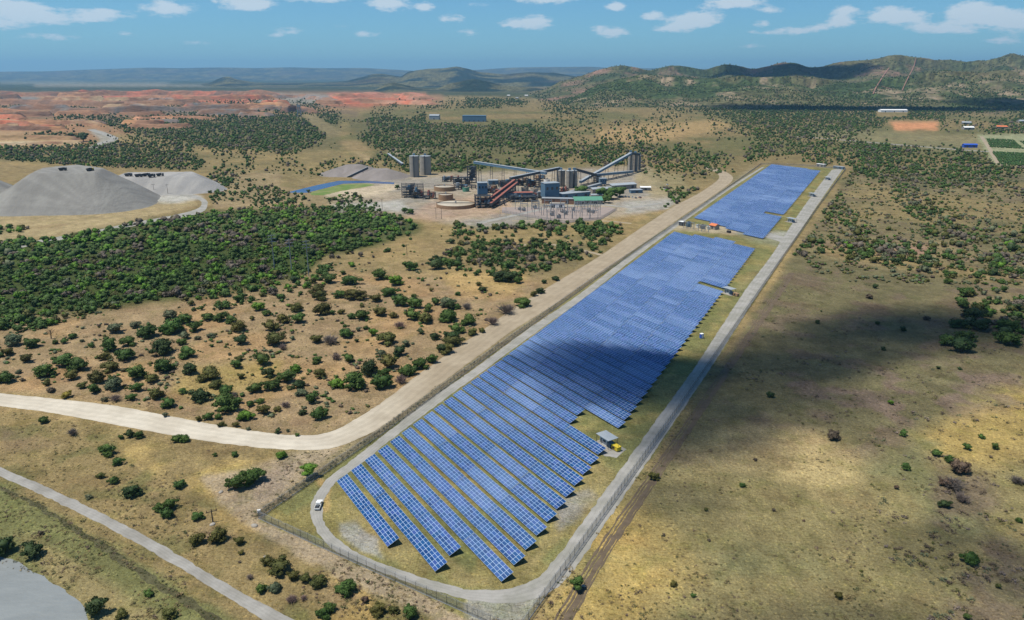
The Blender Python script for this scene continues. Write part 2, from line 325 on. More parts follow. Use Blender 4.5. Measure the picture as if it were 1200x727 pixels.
# ------------------------------------------------------------------ ground zones (albedo only)
GR = np.array
base = np.zeros(CXg.shape + (3,)); base[:] = (.235,.18,.09)
wx, wy = G(CXg, np.maximum(CYg, 90.0)); 
n1 = fbm(wx/90, wy/90, 5, 1); n2 = fbm(wx/35, wy/35, 4, 2); n3 = fbm(wx/14, wy/14, 4, 3); n4 = fbm(wx/160, wy/160, 4, 9)
def lay(m, c, k=1.0):
    global base
    m = (m * k)[..., None]; base = base * (1 - m) + GR(c) * m
ss = lambda a, lo, hi: np.clip((a - lo) / (hi - lo), 0, 1)
lay(ss(n1, .45, .7), (.32,.235,.11), .7); lay(ss(n2, .55, .75), (.16,.14,.065), .7)
def zone(poly, c, soft=2, k=1.0, n=None, lo=.45, hi=.55):
    m = mask(poly, soft)
    if n is not None: m = m * ss(n, lo, hi)
    lay(m, c, k)
FULL = [(-300,84),(1500,84),(1500,104),(-300,104)]
zone([(-300,84),(1500,84),(1500,112),(-300,112)], (.045,.06,.035), 1, 1)
zone([(40,99),(350,100),(350,102),(40,102)], (.30,.27,.22), 1, .7); zone([(520,105),(640,104),(732,106),(730,109),(520,109)], (.36,.25,.15), 1)
zone([(0,96),(200,97),(200,99),(0,99)], (.25,.25,.2), 1, .6); zone([(800,118),(905,121),(900,126),(800,125)], (.38,.26,.14), 1)
# left: mining area, ochre and red benches
zone([(-300,110),(520,109),(520,124),(420,130),(300,136),(330,142),(120,160),(90,178),(-300,180)], (.29,.175,.10), 2)
zone([(-300,110),(420,110),(420,140),(-300,150)], (.17,.12,.085), 1, .8, n4, .45, .55)
for p in ([(120,111),(240,111),(232,118),(120,121)], [(170,112),(275,112),(300,121),(250,124),(180,121)], [(385,110),(500,111),(508,122),(440,127),(380,124)], [(-300,128),(28,129),(40,134),(-300,137)]):
    zone(p, (.42,.13,.075), 1, .85)
zone([(-100,138),(118,141),(125,151),(60,153),(-100,150)], (.42,.22,.12), 1, .8, n2, .35, .5)
zone([(155,137),(200,134),(258,136),(255,141),(160,143)], (.46,.21,.11), 1)
zone([(-300,152),(60,155),(0,160),(-300,162)], (.42,.3,.17), 1, .7); zone([(-100,165),(95,165),(92,172),(-100,180)], (.45,.34,.19), 1, .9)
zone([(310,110),(395,112),(380,123),(300,122)], (.25,.23,.2), 1); zone([(-40,112),(45,114),(45,122),(-40,122)], (.2,.19,.18), 1)
zone([(0,113),(12,113),(10,121),(0,121)], (.5,.42,.22), 1)
zone([(100,126),(250,127),(250,136),(100,133)], (.17,.15,.13), 1, .8)
zone([(350,136),(368,135),(440,178),(432,190),(400,170)], (.36,.28,.16), 1, .9)
zone([(104,152),(120,155),(140,165),(132,172),(108,174),(118,165)], (.30,.29,.26), 1, .9)
# central/right far plain: tan grass and ochre soil
zone([(440,124),(640,118),(900,128),(1200,138),(1500,140),(1500,215),(760,215),(500,200),(380,170)], (.22,.165,.08), 2, .85); zone([(440,124),(1500,130),(1500,215),(760,215),(500,200),(380,170)], (.12,.12,.05), 2, .8, n4, .46, .6)
zone([(500,106),(1500,110),(1500,128),(900,132),(700,118),(500,112)], (.05,.065,.03), 1, .85)
zone([(700,152),(840,140),(860,150),(780,165),(700,168)], (.40,.27,.13), 2, .8); zone([(1045,144),(1100,144),(1098,153),(1050,154)], (.50,.24,.12), 1)
zone([(455,172),(500,172),(500,183),(455,182)], (.36,.3,.22), 1)
zone([(940,150),(1500,175),(1500,185),(1090,178),(940,160)], (.22,.2,.11), 2, .7)
zone([(1110,120),(1180,122),(1180,134),(1080,132)], (.16,.11,.09), 2, .8)
zone([(760,112),(1500,116),(1500,128),(900,130),(760,120)], (.06,.075,.035), 2, .8)
zone([(960,125),(1010,126),(1020,133),(955,132)], (.3,.2,.12), 1)
# thicket floor, scrub floor
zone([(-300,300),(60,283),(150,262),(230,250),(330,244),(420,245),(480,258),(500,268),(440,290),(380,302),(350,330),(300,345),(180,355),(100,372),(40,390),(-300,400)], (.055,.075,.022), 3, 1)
zone([(120,142),(400,135),(400,178),(240,172),(170,158)], (.12,.11,.055), 2, .7); zone([(400,138),(560,142),(660,158),(640,170),(520,195),(430,168)], (.12,.11,.055), 2, .6)
zone([(540,288),(690,285),(680,315),(600,330),(560,310)], (.15,.13,.07), 3, .6)
# left scattered field: pinkish tan soil
zone([(-300,395),(180,360),(400,320),(640,330),(560,395),(480,455),(400,505),(330,512),(200,485),(0,455),(-300,430)], (.28,.205,.12), 4, .85)
zone([(-300,395),(180,360),(400,320),(640,330),(560,395),(480,455),(400,505),(330,512),(200,485),(0,455),(-300,430)], (.35,.225,.11), 4, .65, n2, .5, .64)
zone([(220,430),(330,420),(330,445),(240,475),(190,470)], (.30,.23,.08), 4, .7); zone([(0,440),(200,475),(340,508),(380,500),(380,494),(200,462),(0,430)], (.28,.19,.11), 3, .6, n3, .4, .6)
zone([(510,320),(620,318),(600,345),(540,345)], (.40,.28,.12), 3, .8)
# stockpile plain
zone([(-300,250),(150,232),(215,228),(232,240),(150,262),(60,280),(-300,292)], (.33,.265,.15), 2, .9)
zone([(150,225),(205,222),(240,232),(210,238),(160,238)], (.42,.41,.38), 1)
zone([(250,205),(330,200),(330,222),(440,235),(420,245),(250,245)], (.31,.235,.14), 2, .8)
# plant yard
zone([(430,206),(500,205),(640,200),(760,196),(800,236),(760,250),(700,258),(570,268),(520,262),(400,242),(380,235),(430,228)], (.33,.28,.215), 2, .95)
zone([(430,206),(640,200),(760,196),(800,236),(700,258),(570,268),(400,242)], (.25,.235,.21), 2, .8, n2, .45, .6)
zone([(385,240),(470,237),(482,247),(400,250)], (.36,.35,.32), 1); zone([(375,226),(465,216),(468,222),(430,232),(380,232)], (.44,.37,.27), 1)
zone([(730,236),(800,232),(780,247),(735,250)], (.33,.32,.29), 1, .9); zone([(745,196),(800,205),(810,228),(765,232),(745,215)], (.30,.25,.14), 2, .8)
zone([(560,228),(600,226),(600,250),(500,262),(470,255),(500,240)], (.40,.26,.17), 2, .5)
# area between lower road and dirt road
LOW = [(-300,470),(0,482),(200,515),(330,530),(390,528),(420,530),(300,600),(560,727),(620,860),(-300,860)]
zone(LOW, (.22,.17,.08), 3, .9); zone(LOW, (.33,.235,.09), 3, .75, n2, .46, .6); zone(LOW, (.13,.125,.05), 3, .7, n3, .52, .62)
zone([(140,515),(330,535),(320,560),(250,585),(190,560),(150,535)], (.38,.28,.11), 5, .85, n3, .3, .55)
zone([(0,500),(60,515),(150,560),(300,640),(420,700),(400,720),(280,660),(130,590),(0,530)], (.20,.145,.10), 4, .6, n2, .4, .55)
zone([(-300,560),(0,566),(280,727),(330,860),(-300,860)], (.14,.15,.06), 4, .85); zone([(20,620),(90,660),(190,727),(120,740),(60,690)], (.28,.22,.11), 6, .7)
zone([(235,560),(300,545),(370,525),(405,525),(310,600),(360,632),(440,668),(520,702),(575,735),(530,735),(420,690),(330,640),(280,608),(255,585)], (.31,.25,.175), 3, .85)
zone([(285,565),(350,540),(330,575),(305,590)], (.28,.225,.17), 3, .8)
# strip between road and fence
zone([(395,530),(470,484),(600,388),(705,322),(810,250),(880,196),(890,196),(812,262),(702,332),(600,400),(478,495),(300,612)], (.24,.2,.12), 1, .9)
# inside the fence
INS = [(303,608),(445,510),(600,402),(770,275),(897,194),(990,198),(915,305),(770,530),(617,727),(560,727)]
zone(INS, (.16,.165,.065), 1, .95); zone(INS, (.24,.20,.08), 1, .8, n3, .45, .6)
zone([(384,580),(455,655),(560,690),(620,675),(690,590),(720,555),(700,540),(610,660),(590,690)], (.27,.22,.10), 3, .8)
zone([(396,615),(415,612),(440,630),(452,655),(420,648),(400,632)], (.26,.26,.235), 2, .9); zone([(650,590),(690,572),(705,590),(680,612),(655,622)], (.24,.235,.215), 3, .9)
zone([(540,695),(640,700),(617,727),(600,745),(555,727)], (.27,.27,.235), 2, .9)
zone([(374,560),(383,565),(383,600),(376,600)], (.42,.30,.13), 1, .8)
zone([(780,470),(860,350),(905,300),(870,330),(800,440)], (.30,.25,.13), 3, .7)
zone([(860,275),(925,275),(912,290),(880,283)], (.25,.25,.17), 2, .7); zone([(785,262),(870,268),(862,276),(790,270)], (.38,.32,.23), 1, .9)
zone([(862,272),(930,272),(926,278),(862,276)], (.31,.31,.28), 1, .8)
# strip outside right fence and the big right field
RF = [(1000,196),(1500,196),(1500,860),(600,860),(640,740),(780,530),(930,300)]
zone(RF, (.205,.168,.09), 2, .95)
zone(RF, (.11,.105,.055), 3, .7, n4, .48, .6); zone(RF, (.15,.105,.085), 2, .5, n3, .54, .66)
BR = [(1040,540),(700,560),(640,740),(600,860),(1500,860),(1500,480),(1180,450)]
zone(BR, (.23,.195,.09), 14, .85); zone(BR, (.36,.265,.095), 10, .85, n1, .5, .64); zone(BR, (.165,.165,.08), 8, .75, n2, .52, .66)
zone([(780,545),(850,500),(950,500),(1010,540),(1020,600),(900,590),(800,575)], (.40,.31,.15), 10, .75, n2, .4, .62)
zone([(1090,540),(1160,560),(1200,640),(1220,760),(1120,740),(1090,640)], (.15,.115,.085), 8, .75, n3, .4, .6)
zone([(850,430),(960,440),(1200,420),(1500,400),(1500,500),(1200,480),(1000,500)], (.17,.125,.10), 8, .6, n3, .5, .62)
zone([(1000,200),(1500,200),(1500,330),(1150,330),(960,300)], (.28,.21,.10), 4, .7, n1, .45, .6)
zone([(1050,290),(1090,288),(1085,300),(1045,300)], (.32,.2,.15), 3, .8)
zone([(1145,158),(1500,160),(1500,200),(1165,195)], (.26,.27,.16), 1)
bx, by = CXg, CYg
DENS = np.zeros(CXg.shape)
def dz(poly, d, soft=3):
    global DENS
    m = mask(poly, soft); DENS = DENS * (1 - m) + d * m
ALL = [(-300,84),(1500,84),(1500,860),(-300,860)]
dz([(-300,118),(1500,118),(1500,240),(-300,240)], .47); dz([(560,118),(1500,124),(1500,196),(900,190),(760,200),(640,170)], .42, 3)
dz([(-300,140),(120,150),(170,158),(120,175),(-300,182)], .12); dz([(-300,178),(130,170),(230,184),(245,194),(150,197),(-300,194)], .95, 2)
dz([(110,142),(400,135),(402,150),(350,178),(240,172),(170,158)], 1.0, 2); dz([(135,192),(390,190),(390,198),(150,203)], .75, 2); dz([(240,180),(400,178),(430,190),(380,205),(240,205)], .5)
dz([(20,134),(60,134),(60,140),(20,140)], .4, 1); dz([(30,158),(90,156),(90,163),(30,163)], .7, 1)
dz([(385,140),(560,138),(690,158),(640,172),(560,175),(520,195),(440,178)], .95, 2); dz([(390,168),(720,175),(728,195),(480,203),(440,190)], .8, 2)
dz([(455,122),(560,126),(560,131),(440,134)], .5, 1); dz([(545,115),(620,118),(620,128),(550,128)], 1.0, 1); dz([(590,126),(760,132),(740,142),(650,146),(560,140)], .5, 2)
dz([(655,142),(700,138),(752,143),(740,154),(670,155)], 1.0, 2); dz([(690,100),(1500,112),(1500,134),(900,134),(640,116)], 1.0, 2); dz([(780,128),(1100,126),(1110,145),(960,156),(860,146),(790,138)], .8, 3)
dz([(640,132),(760,128),(860,140),(850,160),(720,170),(650,160)], .34, 2); dz([(930,156),(1060,158),(1150,170),(1140,180),(1040,178),(930,168)], .25, 2); dz([(560,140),(640,134),(760,160),(800,176),(740,172),(650,152)], .25, 2); dz([(760,116),(910,119),(905,128),(770,126)], .1, 1)
dz([(990,206),(1500,208),(1500,236),(1060,236),(985,222)], .16, 3)
dz([(730,170),(800,172),(1000,160),(1150,170),(1150,205),(1000,208),(880,190),(820,200),(740,200)], .42); dz([(820,182),(900,176),(880,190),(830,205)], .6); dz([(880,150),(960,152),(950,166),(880,160)], .8, 2); dz([(1005,168),(1080,172),(1070,184),(1000,182)], .8, 2)
dz([(800,205),(840,196),(820,215),(805,235),(785,232)], .55, 2); dz([(1160,130),(1500,130),(1500,160),(1160,157)], .7, 2)
dz([(-300,300),(60,283),(150,262),(230,250),(330,243),(420,244),(480,256),(500,266),(440,288),(380,300),(350,330),(300,345),(180,352),(100,370),(40,388),(-300,400)], 1.15, 2)
dz([(330,330),(365,306),(395,312),(385,330),(350,350)], .75, 2); dz([(180,352),(300,345),(350,340),(350,365),(250,372)], .28, 3)
dz([(380,300),(440,292),(500,268),(560,285),(620,330),(500,320),(430,325)], .22, 3)
dz([(480,250),(700,262),(755,262),(700,298),(640,330),(560,310),(500,290),(470,275)], .35, 3); dz([(525,248),(580,254),(668,264),(660,270),(560,268),(520,262)], .95, 1)
dz([(545,288),(600,284),(680,292),(690,300),(640,318),(600,322),(545,305)], .9, 2); dz([(500,300),(545,292),(540,312),(500,314)], .8, 2); dz([(670,262),(735,265),(715,285),(680,282)], .7, 2)
dz([(575,318),(615,322),(600,334),(576,330)], .9, 1)
dz([(960,198),(1500,196),(1500,330),(1150,335),(1000,310),(950,285)], .42, 4); dz([(1050,235),(1500,235),(1500,320),(1130,320)], .5, 6); dz([(1000,185),(1500,196),(1500,208),(990,206)], .6, 2)
dz([(925,276),(960,280),(1010,282),(1060,296),(1040,306),(1000,306),(925,300)], .85, 2); dz([(1120,330),(1500,330),(1500,400),(1130,390)], .3, 3)
dz([(-30,266),(35,268),(30,284),(-30,286)], 1.0, 2); dz([(-60,238),(18,240),(16,246),(-60,248)], 1.1, 1)
for p in ([(440,500),(600,385),(705,320),(810,248),(890,190),(1000,196),(640,740),(300,640)], [(385,530),(470,475),(600,362),(700,302),(800,236),(850,205),(870,205),(700,330),(450,515)],
          [(-300,455),(0,460),(200,488),(340,510),(430,490),(450,515),(340,530),(0,480),(-300,470)], [(320,212),(440,205),(470,214),(440,232),(330,226)],
          [(430,206),(640,198),(745,196),(790,238),(700,258),(570,266),(500,262),(470,256),(430,235)], [(-60,186),(245,203),(245,228),(150,240),(-60,246)], [(1145,158),(1500,160),(1500,200),(1165,195)],
          [(540,128),(575,128),(575,146),(500,146),(500,130)], [(1028,124),(1064,124),(1064,138),(1028,138)], [(150,225),(250,228),(245,252),(150,262),(-100,300),(-100,290),(200,246),(205,236)],
          [(350,136),(368,135),(440,178),(432,190),(400,170)], [(1128,164),(1150,164),(1150,176),(1128,176)], [(1040,142),(1100,142),(1100,155),(1045,155)]):
    dz(p, 0.0, 1)
# ------------------------------------------------------------------ ground sheet
azs = np.concatenate([np.linspace(-180, -52, 24, endpoint=False), np.linspace(-52, 52, 640), np.linspace(52, 180, 24)[1:]])
rs = [40.0]
while rs[-1] < 300: rs.append(rs[-1] + max(.9, rs[-1] ** 2 / (F * H) * .8))
while rs[-1] < 45000: rs.append(rs[-1] + min(rs[-1] ** 2 / (F * H) * .8, rs[-1] * .05))
rs = np.array([0.0] + rs); A, R = np.meshgrid(np.radians(azs), rs)
gx = (R * np.sin(A)).ravel(); gy = (R * np.cos(A)).ravel(); na = len(azs)
ppx, ppy = P(gx, gy); front = gy > 20
jit = 2.0 / np.maximum(np.hypot(gx, gy), 60) * F      # about 2 m of wobble
qx = ppx + jit * 1.6 * (fbm(gx/6, gy/6, 3, 31) - .5); qy = ppy + jit * 1.0 * (fbm(gx/6, gy/6, 3, 37) - .5)
qx = qx + np.clip(jit * 9, 0, 6) * (fbm(gx/40, gy/40, 3, 41) - .5); qy = qy + np.clip(jit * 5, 0, 3) * (fbm(gx/40, gy/40, 3, 47) - .5)
gc = sample(base, qx, qy); gc[~front] = (.24, .2, .11)
cov = np.where(front, sample(DENS, qx, qy), 0)
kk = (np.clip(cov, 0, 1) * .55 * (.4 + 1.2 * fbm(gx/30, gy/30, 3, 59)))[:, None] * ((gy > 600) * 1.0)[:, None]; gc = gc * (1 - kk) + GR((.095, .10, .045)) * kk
f1 = fbm(gx/8, gy/8, 4, 51)[:, None]; f2 = fbm(gx/3.2, gy/3.2, 3, 57)[:, None]; gc = gc * (0.66 + .56 * f1 + .12 * (f2 > .5))
gi = np.arange(len(rs) * na).reshape(len(rs), na)
Fc = np.stack([gi[:-1, :-1], gi[:-1, 1:], gi[1:, 1:], gi[1:, :-1]], -1).reshape(-1, 4)[:, ::-1]
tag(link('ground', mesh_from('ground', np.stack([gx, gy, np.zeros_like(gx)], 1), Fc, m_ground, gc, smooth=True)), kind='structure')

# ------------------------------------------------------------------ roads and other sheets lying on the ground
def resamp(pts, n):
    p = np.array(pts, float); q = [p[0]]                      # Catmull-Rom through the points
    e = np.vstack([2*p[0]-p[1], p, 2*p[-1]-p[-2]]); out = []
    for i in range(1, len(e) - 2):
        for t in np.linspace(0, 1, n, endpoint=False):
            a, b2, c, d = e[i-1], e[i], e[i+1], e[i+2]
            out.append(.5*((2*b2)+(-a+c)*t+(2*a-5*b2+4*c-d)*t*t+(-a+3*b2-3*c+d)*t**3))
    return np.array(out + [p[-1]])
def ribbon(name, up, lo, m, z, n=36, wob=.5, kind='structure'):
    gu = np.array([G(*q) for q in up]); gl = np.array([G(*q) for q in lo]); u = resamp(gu, n); l = resamp(gl, n); k = 5
    V = []; 
    d = u - l; d /= np.linalg.norm(d, axis=1)[:, None] + 1e-9
    u = u + d * (wob * 2 * (fbm(u[:, 0]/2.5, u[:, 1]/2.5, 3, 61) - .5))[:, None]; l = l - d * (wob * 2 * (fbm(l[:, 0]/2.5, l[:, 1]/2.5, 3, 67) - .5))[:, None]
    for i in range(len(u)):
        for j in range(k): t = j / (k - 1); V.append((*(u[i] * (1 - t) + l[i] * t), z + .06 * (1 - (2*t-1)**2)))
    Fa = [(i*k+j, (i+1)*k+j, (i+1)*k+j+1, i*k+j+1) for i in range(len(u) - 1) for j in range(k - 1)]
    uv = []
    for f in Fa:
        for vi in f: uv.append((vi // k * 1.0, (vi % k) / (k - 1)))
    return tag(link(name, mesh_from(name, V, Fa, m, uv=uv)), kind=kind)
def wribbon(name, pts, w, m, z, n=20, wob=.3):
    g = np.array([G(*q) for q in pts]); t = np.gradient(g, axis=0); t /= np.linalg.norm(t, axis=1)[:, None]; nn = np.stack([-t[:, 1], t[:, 0]], 1)
    w = np.asarray(w, float) * np.ones(len(pts)); up = g + nn * w[:, None] / 2; lo = g - nn * w[:, None] / 2
    return ribbon(name, [tuple(map(float, P(*q))) for q in up], [tuple(map(float, P(*q))) for q in lo], m, z, n, wob)
ribbon('dirt_road', [(-60,452),(0,461),(60,467),(130,475),(200,488),(270,501),(340,510),(385,507),(415,492),(450,470),(500,432),(560,391),(600,363),(640,338),(700,302),(750,268),(790,242),(820,226),(842,210),(838,202),(824,197)],
       [(-60,467),(0,476),(60,484),(130,497),(200,510),(270,521),(340,527),(390,525),(435,507),(470,484),(520,447),(570,410),(600,388),(645,360),(705,320),(765,278),(805,250),(832,232),(858,212),(853,203),(830,195)], m_dirt, .012)
ribbon('perimeter_road', [(540,691),(590,691),(625,680),(650,656),(700,588),(760,505),(820,422),(870,345),(903,301),(915,283),(940,245),(962,215),(975,199)],
       [(548,704),(604,707),(642,695),(672,668),(722,595),(778,513),(835,428),(885,350),(918,300),(930,283),(955,245),(978,212),(988,198)], m_gravel, .020)
ribbon('service_track', [(893,196),(850,222),(790,262),(740,298),(680,344),(620,385),(560,429),(500,471),(450,510),(410,541),(383,562),(371,578),(364,592),(367,612),(380,635),(410,655),(450,672),(500,690),(548,703)],
       [(896,196),(854,223),(796,264),(746,301),(689,346),(632,387),(572,431),(513,474),(463,512),(421,545),(396,563),(384,579),(378,593),(380,612),(392,629),(419,648),(456,663),(502,679),(542,690)], m_gravel, .028)
ribbon('gravel_road', [(-60,512),(0,547),(60,573),(130,607),(200,645),(270,687),(345,727),(400,757)], [(-60,524),(0,558),(50,581),(120,615),(190,654),(250,690),(308,727),(350,757)], m_asph, .012)
ribbon('haul_track', [(-60,298),(0,290),(60,279),(113,270),(150,262),(200,253),(228,246),(236,240),(232,234),(210,230),(165,229)],
       [(-60,304),(0,295),(60,284),(115,274),(152,266),(205,257),(236,249),(243,241),(239,233),(212,225),(168,224)], m_gravel, .012, wob=.8)
ribbon('cross_track', [(850,262),(880,268),(920,278)], [(846,266),(878,273),(916,284)], m_gravel, .012)
wribbon('highway', [(930,160),(960,162),(1020,167),(1080,172),(1130,176),(1210,181),(1400,190)], 12, m_asph, .05)
wribbon('farm_lane', [(1150,160),(1158,172),(1164,182),(1170,192)], 7, m_dirt, .1)
wribbon('mine_road', [(106,152),(122,157),(134,163),(118,168),(108,174)], [18,18,16,14,14], m_gravel, .08)
wribbon('yard_road', [(560,262),(610,251),(650,243),(700,240),(740,243),(775,238)], 7, m_gravel, .02, wob=.5)
wribbon('yard_path', [(740,262),(690,257),(700,259),(640,262),(600,259)][::2], 4, m_dirt, .016)
wribbon('scrub_path', [(605,288),(640,286),(680,293),(705,299)], 4, m_dirt, .016, wob=1)
for off, w in ((0, .7), (6, .6), (13, 1.5), (19, .6)):
    wribbon('wheel_rut', [(640+off*1.0,744),(688+off*.9,664),(726+off*.8,606),(767+off*.7,548),(801+off*.6,500),(851+off*.5,428),(900+off*.42,356),(925+off*.35,320)], w, m_rut, .010 + off * .0004, wob=.5)
wribbon('drainage_ditch', [(-60,535),(0,571),(40,591),(75,612),(110,634),(160,668),(215,703),(262,735),(300,765)], [1.2,1.3,1.7,1.5,1.9,2.2,2,2,2], m_ditch, .006, wob=1.2)
def sheet(name, pts, m, z, wob=0, kind='structure'):
    g = [G(*q) for q in pts]; n = 12
    r = resamp([(float(a), float(b)) for a, b in g] + [(float(g[0][0]), float(g[0][1]))], n)[:-1] if wob else np.array(g)
    if wob: c = r.mean(0); dd = (r - c); dd /= np.linalg.norm(dd, axis=1)[:, None]; r = r + dd * (wob * 2 * (fbm(r[:, 0]/4, r[:, 1]/4, 3, 71) - .5))[:, None]
    mb = MB(); mb.v = [(a, b, z) for a, b in r]; mb.f = [tuple(range(len(r)))[::-1]]
    return tag(mb.build(name, m), kind=kind)
sheet('slurry_pond_water', [(-90,640),(-20,650),(12,655),(38,668),(60,680),(82,697),(97,708),(104,727),(100,760),(-60,790),(-140,700)], m_pond, .014, wob=1.2)
sheet('pool_water', [(335,226),(372,217),(397,212),(430,212),(462,214),(462,216),(430,214.6),(402,215.5),(380,221),(360,226)], m_pool, .03)
sheet('lawn', [(362,226),(381,221.3),(403,215.8),(432,215.2),(440,217),(400,224),(380,229),(365,229)], m_lawn, .02)
wribbon('paved_pad', [(701,519),(712,527),(728,532)], [7,10,8], m_gravel, .015, wob=1)

# ------------------------------------------------------------------ hills (height fields at their true distance)
def skyline(pts, px): return np.interp(px, [p[0] for p in pts], [p[1] for p in pts])
HILLV = {}
def hill_range(name, pts, r0, rc, r1, colfn, nx=420, ny=60, rough=.22, gsc=None, base_fade=60, seed=3):
    pxs = np.linspace(pts[0][0], pts[-1][0], nx); ys = skyline(pts, pxs)
    # smooth polyline kinks slightly
    k = max(1, nx // 160); ys = np.convolve(np.pad(ys, k, mode='edge'), np.ones(2*k+1)/(2*k+1), 'valid')
    tt = np.linspace(0, 1, ny); V = np.zeros((ny, nx, 3)); 
    u = (pxs - 600) / F
    for j, t in enumerate(tt):
        y = r0 + (rc - r0) * min(t / .62, 1) + max(t - .62, 0) / .38 * (r1 - rc)
        x = u * (y * CP + (H - 120) * SP)
        e = (363.5 - ys) / F; zc = H + rc * (e - math.tan(PITCH)) / (1 + e * math.tan(PITCH)) * 1.0   # height of the crest line
        s = min(t / .62, 1); prof = (s ** 1.25) * (1.0) if t <= .62 else 1 - ((t - .62) / .38) ** 1.5
        gs = gsc or (rc / 14)
        rid = 1 - np.abs(fbm(x / gs, y / gs * .6, 4, seed) * 2 - 1) * 1.0
        rid2 = fbm(x / gs * 3.1, y / gs * 3.1, 4, seed + 9)
        fade = np.clip((pxs - pts[0][0]) / base_fade, 0, 1)
        m = 1 - (1 - rid) * rough * 2.2 * (1 - .75 * (prof > .97)) * (1 if t < .62 else .5) + (rid2 - .5) * rough * .55
        z = np.maximum(zc, 2) * prof * m * fade
        z = z + np.maximum(zc,0) * .10 * math.sin(math.pi * s) * (fbm(x / gs * 1.4, y / gs, 3, seed + 4) - .3)
        V[j, :, 0] = x; V[j, :, 1] = y; V[j, :, 2] = z - 3
    V[0, :, 2] = -4; V[-1, :, 2] = -4
    X = V[..., 0].ravel(); Y = V[..., 1].ravel(); Z = V[..., 2].ravel()
    HILLV[name] = V
    gi = np.arange(nx * ny).reshape(ny, nx); Fa = np.stack([gi[:-1, :-1], gi[:-1, 1:], gi[1:, 1:], gi[1:, :-1]], -1).reshape(-1, 4)
    return tag(link(name, mesh_from(name, V.reshape(-1, 3), Fa, m_hill, colfn(X, Y, Z), smooth=True)), kind='structure')
def hcol(green=(.05,.068,.026), rock=(.22,.15,.10), thr=.6, s=11, sc=160):
    def f(X, Y, Z):
        a = ss(fbm(X/sc, Y/sc*.8, 5, s), thr, thr + .12); b2 = ss(fbm(X/28, Y/28, 4, s+3), .42, .62)
        k = (a * (.35 + .65 * b2))[:, None]; g2 = ss(fbm(X/300, Y/300, 4, s+5), .4, .6)[:, None]
        g = GR(green) * (1 - g2) + GR((.10,.095,.045)) * g2; dots = ss(fbm(X/14, Y/14, 2, s+8), .3, .75)[:, None]
        c = g * (.6 + .8 * dots); return c * (1 - k) + GR(rock) * k
    return f
hill_range('far_plateau_hills', [(-260,88),(-60,86),(0,84),(60,83.5),(110,81.5),(150,80.3),(175,79.2),(215,80),(250,79),(300,79.8),(340,78.8),(380,80),(430,79.6),(440,80.5),(468,82),(500,84),(560,82),(600,79),(700,78.2),(712,80),(780,80),(800,81),(1000,80),(1300,79)], 19000, 24000, 32000, hcol((.035,.045,.035), (.08,.07,.06), .6, 21, 900), nx=500, ny=30, rough=.05, gsc=2500, base_fade=40)
hill_range('distant_blue_hills', [(225,101),(240,97),(262,90),(268,89.5),(277,93),(300,97),(340,98),(380,97),(405,95),(425,90),(436,86.5),(448,86),(470,90),(478,84),(500,81),(520,80),(536,77.5),(550,80),(562,84),(590,87),(620,84),(650,85),(680,90),(720,94),(790,98)], 8600, 10800, 13500, hcol((.014,.028,.026), (.05,.045,.04), .62, 25, 400), nx=420, ny=40, rough=.14, gsc=900, base_fade=30, seed=6)
hill_range('dark_kopje_hills', [(425,108),(440,103),(452,98),(460,96),(470,98),(490,103),(510,104),(530,97),(552,92),(566,94),(590,100),(640,104),(660,100),(700,102),(740,106)], 6200, 7000, 7900, hcol((.014,.026,.018), (.08,.08,.05), .66, 29, 300), nx=260, ny=36, rough=.25, gsc=500, base_fade=25, seed=8)
hill_range('back_mountain_range', [(615,106),(640,100),(660,94),(685,87),(703,80),(718,76),(730,74.5),(748,78),(762,82),(775,78),(790,76.5),(812,79),(826,82),(838,76),(850,73),(862,74.5),(880,79),(900,76),(915,72.5),(930,73),(950,77),(970,74.5),(985,72),(1010,69.5),(1030,66),(1047,63),(1065,65.5),(1085,67.5),(1105,69),(1130,72),(1150,70.5),(1162,67.5),(1173,62.5),(1182,60),(1190,64),(1200,67),(1230,64),(1290,66),(1400,72),(1560,84)], 3900, 5600, 7200, hcol((.045,.062,.026), (.23,.14,.10), .56, 33, 200), nx=720, ny=90, rough=.26, gsc=430, base_fade=40, seed=12)
hill_range('front_mountain_range', [(640,116),(665,111),(690,102),(712,95),(735,90),(760,87),(790,88.5),(820,92),(850,90),(875,88),(900,90),(930,87),(955,89),(980,95),(1005,97),(1030,92),(1060,88),(1090,82),(1120,81),(1150,84),(1180,80),(1230,82),(1300,86),(1420,96),(1560,110)], 3150, 4050, 4900, hcol((.048,.07,.025), (.26,.20,.13), .57, 37, 110), nx=720, ny=90, rough=.3, gsc=260, base_fade=60, seed=17)

def drape(name, pts, rdist, w, m, kind='structure'):   # cleared fire-break strips run up the mountain front
    dg = bpy.context.evaluated_depsgraph_get(); V = []
    P2 = resamp(pts, 14)
    for (px, py) in P2:
        row = []
        for k in (-1, 0, 1):
            d = Vector(((px + k * w - 600), F * CP - (py - 363.5) * SP, -((py - 363.5) * CP + F * SP))).normalized()
            ok, loc, *_ = SC.ray_cast(dg, Vector((0, 0, H)), d, distance=9000)
            row.append(loc - d * 6 + Vector((0, 0, 3)) if ok else None)
        if all(r is not None for r in row): V += [tuple(r) for r in row]
    n = len(V) // 3; Fa = [(i*3+j, (i+1)*3+j, (i+1)*3+j+1, i*3+j+1) for i in range(n-1) for j in range(2) if (Vector(V[i*3+j]) - Vector(V[(i+1)*3+j])).length < 500]
    if Fa: tag(link(name, mesh_from(name, V, Fa, m)), kind=kind)
bpy.context.view_layer.update()
m_scar = mat('red_cleared_earth', (.28,.15,.11), var=.25, scale=.03)
drape('hill_track', [(1073,69),(1071,78),(1066,88),(1061,98),(1057,107)], 4000, .5, m_scar)
drape('hill_track', [(1042,80),(1036,88),(1031,96),(1026,104),(1023,111)], 4000, .6, m_scar)
